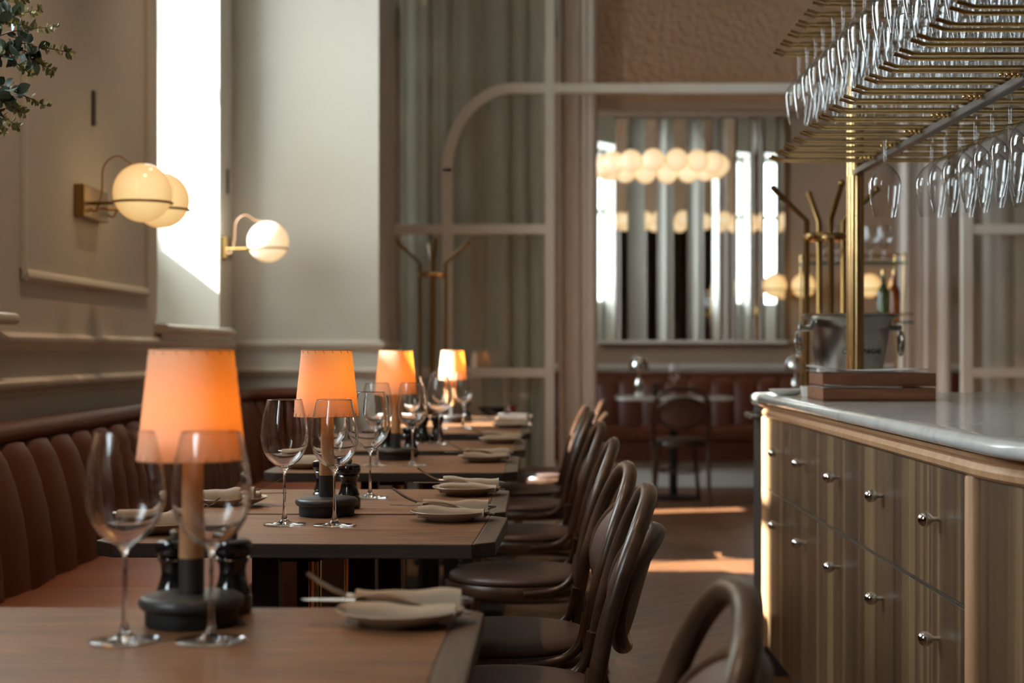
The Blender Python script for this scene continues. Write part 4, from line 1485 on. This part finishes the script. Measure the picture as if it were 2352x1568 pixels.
for k, (bx, mt_, lab) in enumerate(((1.885, 'bottleg', 'green bottle on the lower glass shelf, left of the amber one'), (1.945, 'amber', 'amber bottle on the lower glass shelf'))):
    t = tag(empty('bottle', (bx, YS, 1.2415)), lab, 'bottle')
    MB().lathe([(0.0, 0.0005), (0.030, 0.0005), (0.033, 0.004), (0.033, 0.15), (0.028, 0.175), (0.012, 0.205), (0.011, 0.255), (0.0, 0.255)], 24).obj('glass_body', M[mt_], t, smooth=True)
    MB().lathe([(0.0, 0.2555), (0.0125, 0.2555), (0.0125, 0.28), (0.0, 0.281)], 16).obj('cap', M['brass'], t, smooth=True)


# ------------------------------------------------------------------ far room table
def far_table(label, cx, cy):
    t = tag(empty('marble_table', (cx, cy, 0)), label, 'table', 'marble tables in the far room')
    poly = []
    for (sx, sy, a0) in ((1, 1, 0), (-1, 1, PI / 2), (-1, -1, PI), (1, -1, 3 * PI / 2)):
        for k in range(6):
            a = a0 + PI / 2 * k / 5
            poly.append((sx * 0.34 + 0.08 * math.cos(a), sy * 0.22 + 0.08 * math.sin(a)))
    MB().prism(poly, 0.722, 0.75).obj('marble_top', M['marble2'], t, bevel=0.006)
    MB().lathe([(0.0, 0.025), (0.03, 0.025), (0.03, 0.722), (0.0, 0.722)], 20).obj('column', M['iron'], t, smooth=True)
    MB().lathe([(0.0, 0.0), (0.2, 0.0), (0.2, 0.012), (0.05, 0.025), (0.0, 0.026)], 32).obj('base', M['iron'], t, smooth=True)
    return t


far_table('marble topped table in the far room behind the lone chair', 0.995, 11.5)
far_table('marble topped table in the far room hidden behind the bar', 2.16, 11.5)


def dome_lamp(label, x, y):
    t = tag(empty('dome_lamp', (x, y, 0.7503)), label, 'lamp', 'chrome dome lamps')
    MB().lathe([(0.0, 0.0005), (0.034, 0.0005), (0.036, 0.004), (0.036, 0.075), (0.034, 0.10), (0.024, 0.125), (0.010, 0.132), (0.008, 0.15), (0.008, 0.20), (0.0, 0.20)], 28).obj('base', M['steel'], t, smooth=True)
    MB().lathe([(0.071, 0.190), (0.073, 0.205), (0.071, 0.235), (0.060, 0.265), (0.040, 0.284), (0.015, 0.292), (0.0, 0.293)], 32).obj('dome_shade', M['steel'], t, smooth=True)
    MB().lathe(globe_profile(0.016, 8), 12, (0, 0, 0.212)).obj('bulb', M['bulb'], t, smooth=True)
    d = bpy.data.lights.new('lamp_light', 'POINT')
    d.energy = 0.5
    d.color = (1.0, 0.62, 0.3)
    d.shadow_soft_size = 0.012
    o = bpy.data.objects.new('lamp_light', d)
    COL.objects.link(o)
    o.location = (0, 0, 0.188)
    o.parent = t


dome_lamp('chrome dome table lamp on the visible far marble table', 0.735, 11.36)
dome_lamp('chrome dome table lamp half hidden by the ice bucket', 1.87, 11.36)
t = copy_tree(mill0)
t.location = (0.86, 11.42, 0.7503)
tag(t, 'small dark mill beside the chrome dome lamp in the far room', 'mill', 'black pepper and salt mills')
o = link_mesh('wine_glass', gm, None, (0.985, 11.36, 0.7503))
tag(o, 'wine glass on the far marble table above the lone chair', 'wine glass', 'red wine glasses on the tables')

# ------------------------------------------------------------------ eucalyptus on the near window sill
eu = tag(empty('eucalyptus_vase', (-1.70, 3.62, ZS + 0.001)), 'eucalyptus branches reaching in at the upper left corner', 'plant')
MB().lathe([(0.0, 0.0), (0.06, 0.0), (0.085, 0.06), (0.09, 0.14), (0.065, 0.22), (0.045, 0.26), (0.052, 0.29), (0.046, 0.288), (0.04, 0.26), (0.058, 0.22), (0.0, 0.02)], 32).obj('vase', M['vase'], eu, smooth=True)


def leaf_mesh(L, Wd, mat):
    v, f = [], []
    n = 8
    for i in range(n + 1):
        s = i / n
        w = Wd / 2 * (math.sin(PI * min(1, s * 1.02)) ** 0.65 if 0 < s < 1 else 0.02)
        z = 0.10 * L * math.sin(PI * s)
        v += [(L * s, -w, z + 0.03 * L), (L * s, 0, z), (L * s, w, z + 0.03 * L)]
    for i in range(n):
        a = i * 3
        f += [(a, a + 1, a + 4, a + 3), (a + 1, a + 2, a + 5, a + 4)]
    m = MB()
    m.add(v, f)
    return m.mesh('leaf', mat, smooth=True, angle=180)


LV = [leaf_mesh(0.030, 0.024, M['leaf']), leaf_mesh(0.024, 0.018, M['leafdark']), leaf_mesh(0.034, 0.022, M['leaf']), leaf_mesh(0.015, 0.007, M['leafyoung'])]
rl_ = random.Random(21)
YE = 3.3
base = Vector((0, 0, 0.28))
origin = Vector((-1.70, 3.62, ZS))
# tips in picture terms, converted to places at about 3.3 m from the viewer
TIPS = [((60, -5), (-60, 30)), ((88, 24), (-30, 66)), ((130, 62), (-20, 92)), ((160, 122), (10, 110)), ((124, 166), (20, 122)), ((70, 172), (-10, 126)), ((112, 246), (-30, 200)), ((56, 262), (-40, 226)), ((42, 292), (-50, 250)), ((10, 305), (-60, 262)), ((60, 60), (-70, 58))]
for bi, (tp, mid) in enumerate(TIPS):
    Yt = YE + rl_.uniform(-0.12, 0.12)
    tip = Vector((X(tp[0], Yt), Yt, Z(tp[1], Yt))) - origin
    mdl = Vector((X(mid[0], Yt + 0.04), Yt + 0.04, Z(mid[1], Yt + 0.04))) - origin
    pts = smooth_pts([base, base.lerp(mdl, 0.5) + Vector((0, 0, 0.05)), mdl, mdl.lerp(tip, 0.55) + Vector((0, 0, 0.006)), tip], 7)
    n = len(pts)
    br = MB().tube(pts, [0.0028 - 0.0022 * i / n for i in range(n)], 6).obj('branch', M['twig'], eu, smooth=True)
    start = 9
    for i in range(start, n):
        s = (i - start) / (n - start)
        d = (pts[min(i + 1, n - 1)] - pts[i - 1]).normalized()
        for q in (0, 1):
            if s > 0.62:
                kind, reps = 3, 2
            else:
                kind, reps = rl_.choice((0, 1, 2, 1)), 1
            for _ in range(reps):
                side = Vector((rl_.uniform(-1, 1), rl_.uniform(-1, 1), rl_.uniform(-1, 1)))
                side = (side - d * side.dot(d)).normalized()
                dirv = (d * rl_.uniform(0.1, 0.8) + side).normalized()
                lo = link_mesh('leaf', LV[kind], br, pts[i] + d * rl_.uniform(-0.004, 0.004))
                lo.rotation_euler = (dirv.to_track_quat('X', 'Z') @ Matrix.Rotation(rl_.uniform(0, 6), 4, 'X').to_quaternion()).to_euler()
                k_ = rl_.uniform(0.75, 1.15)
                lo.scale = (k_, k_, k_)
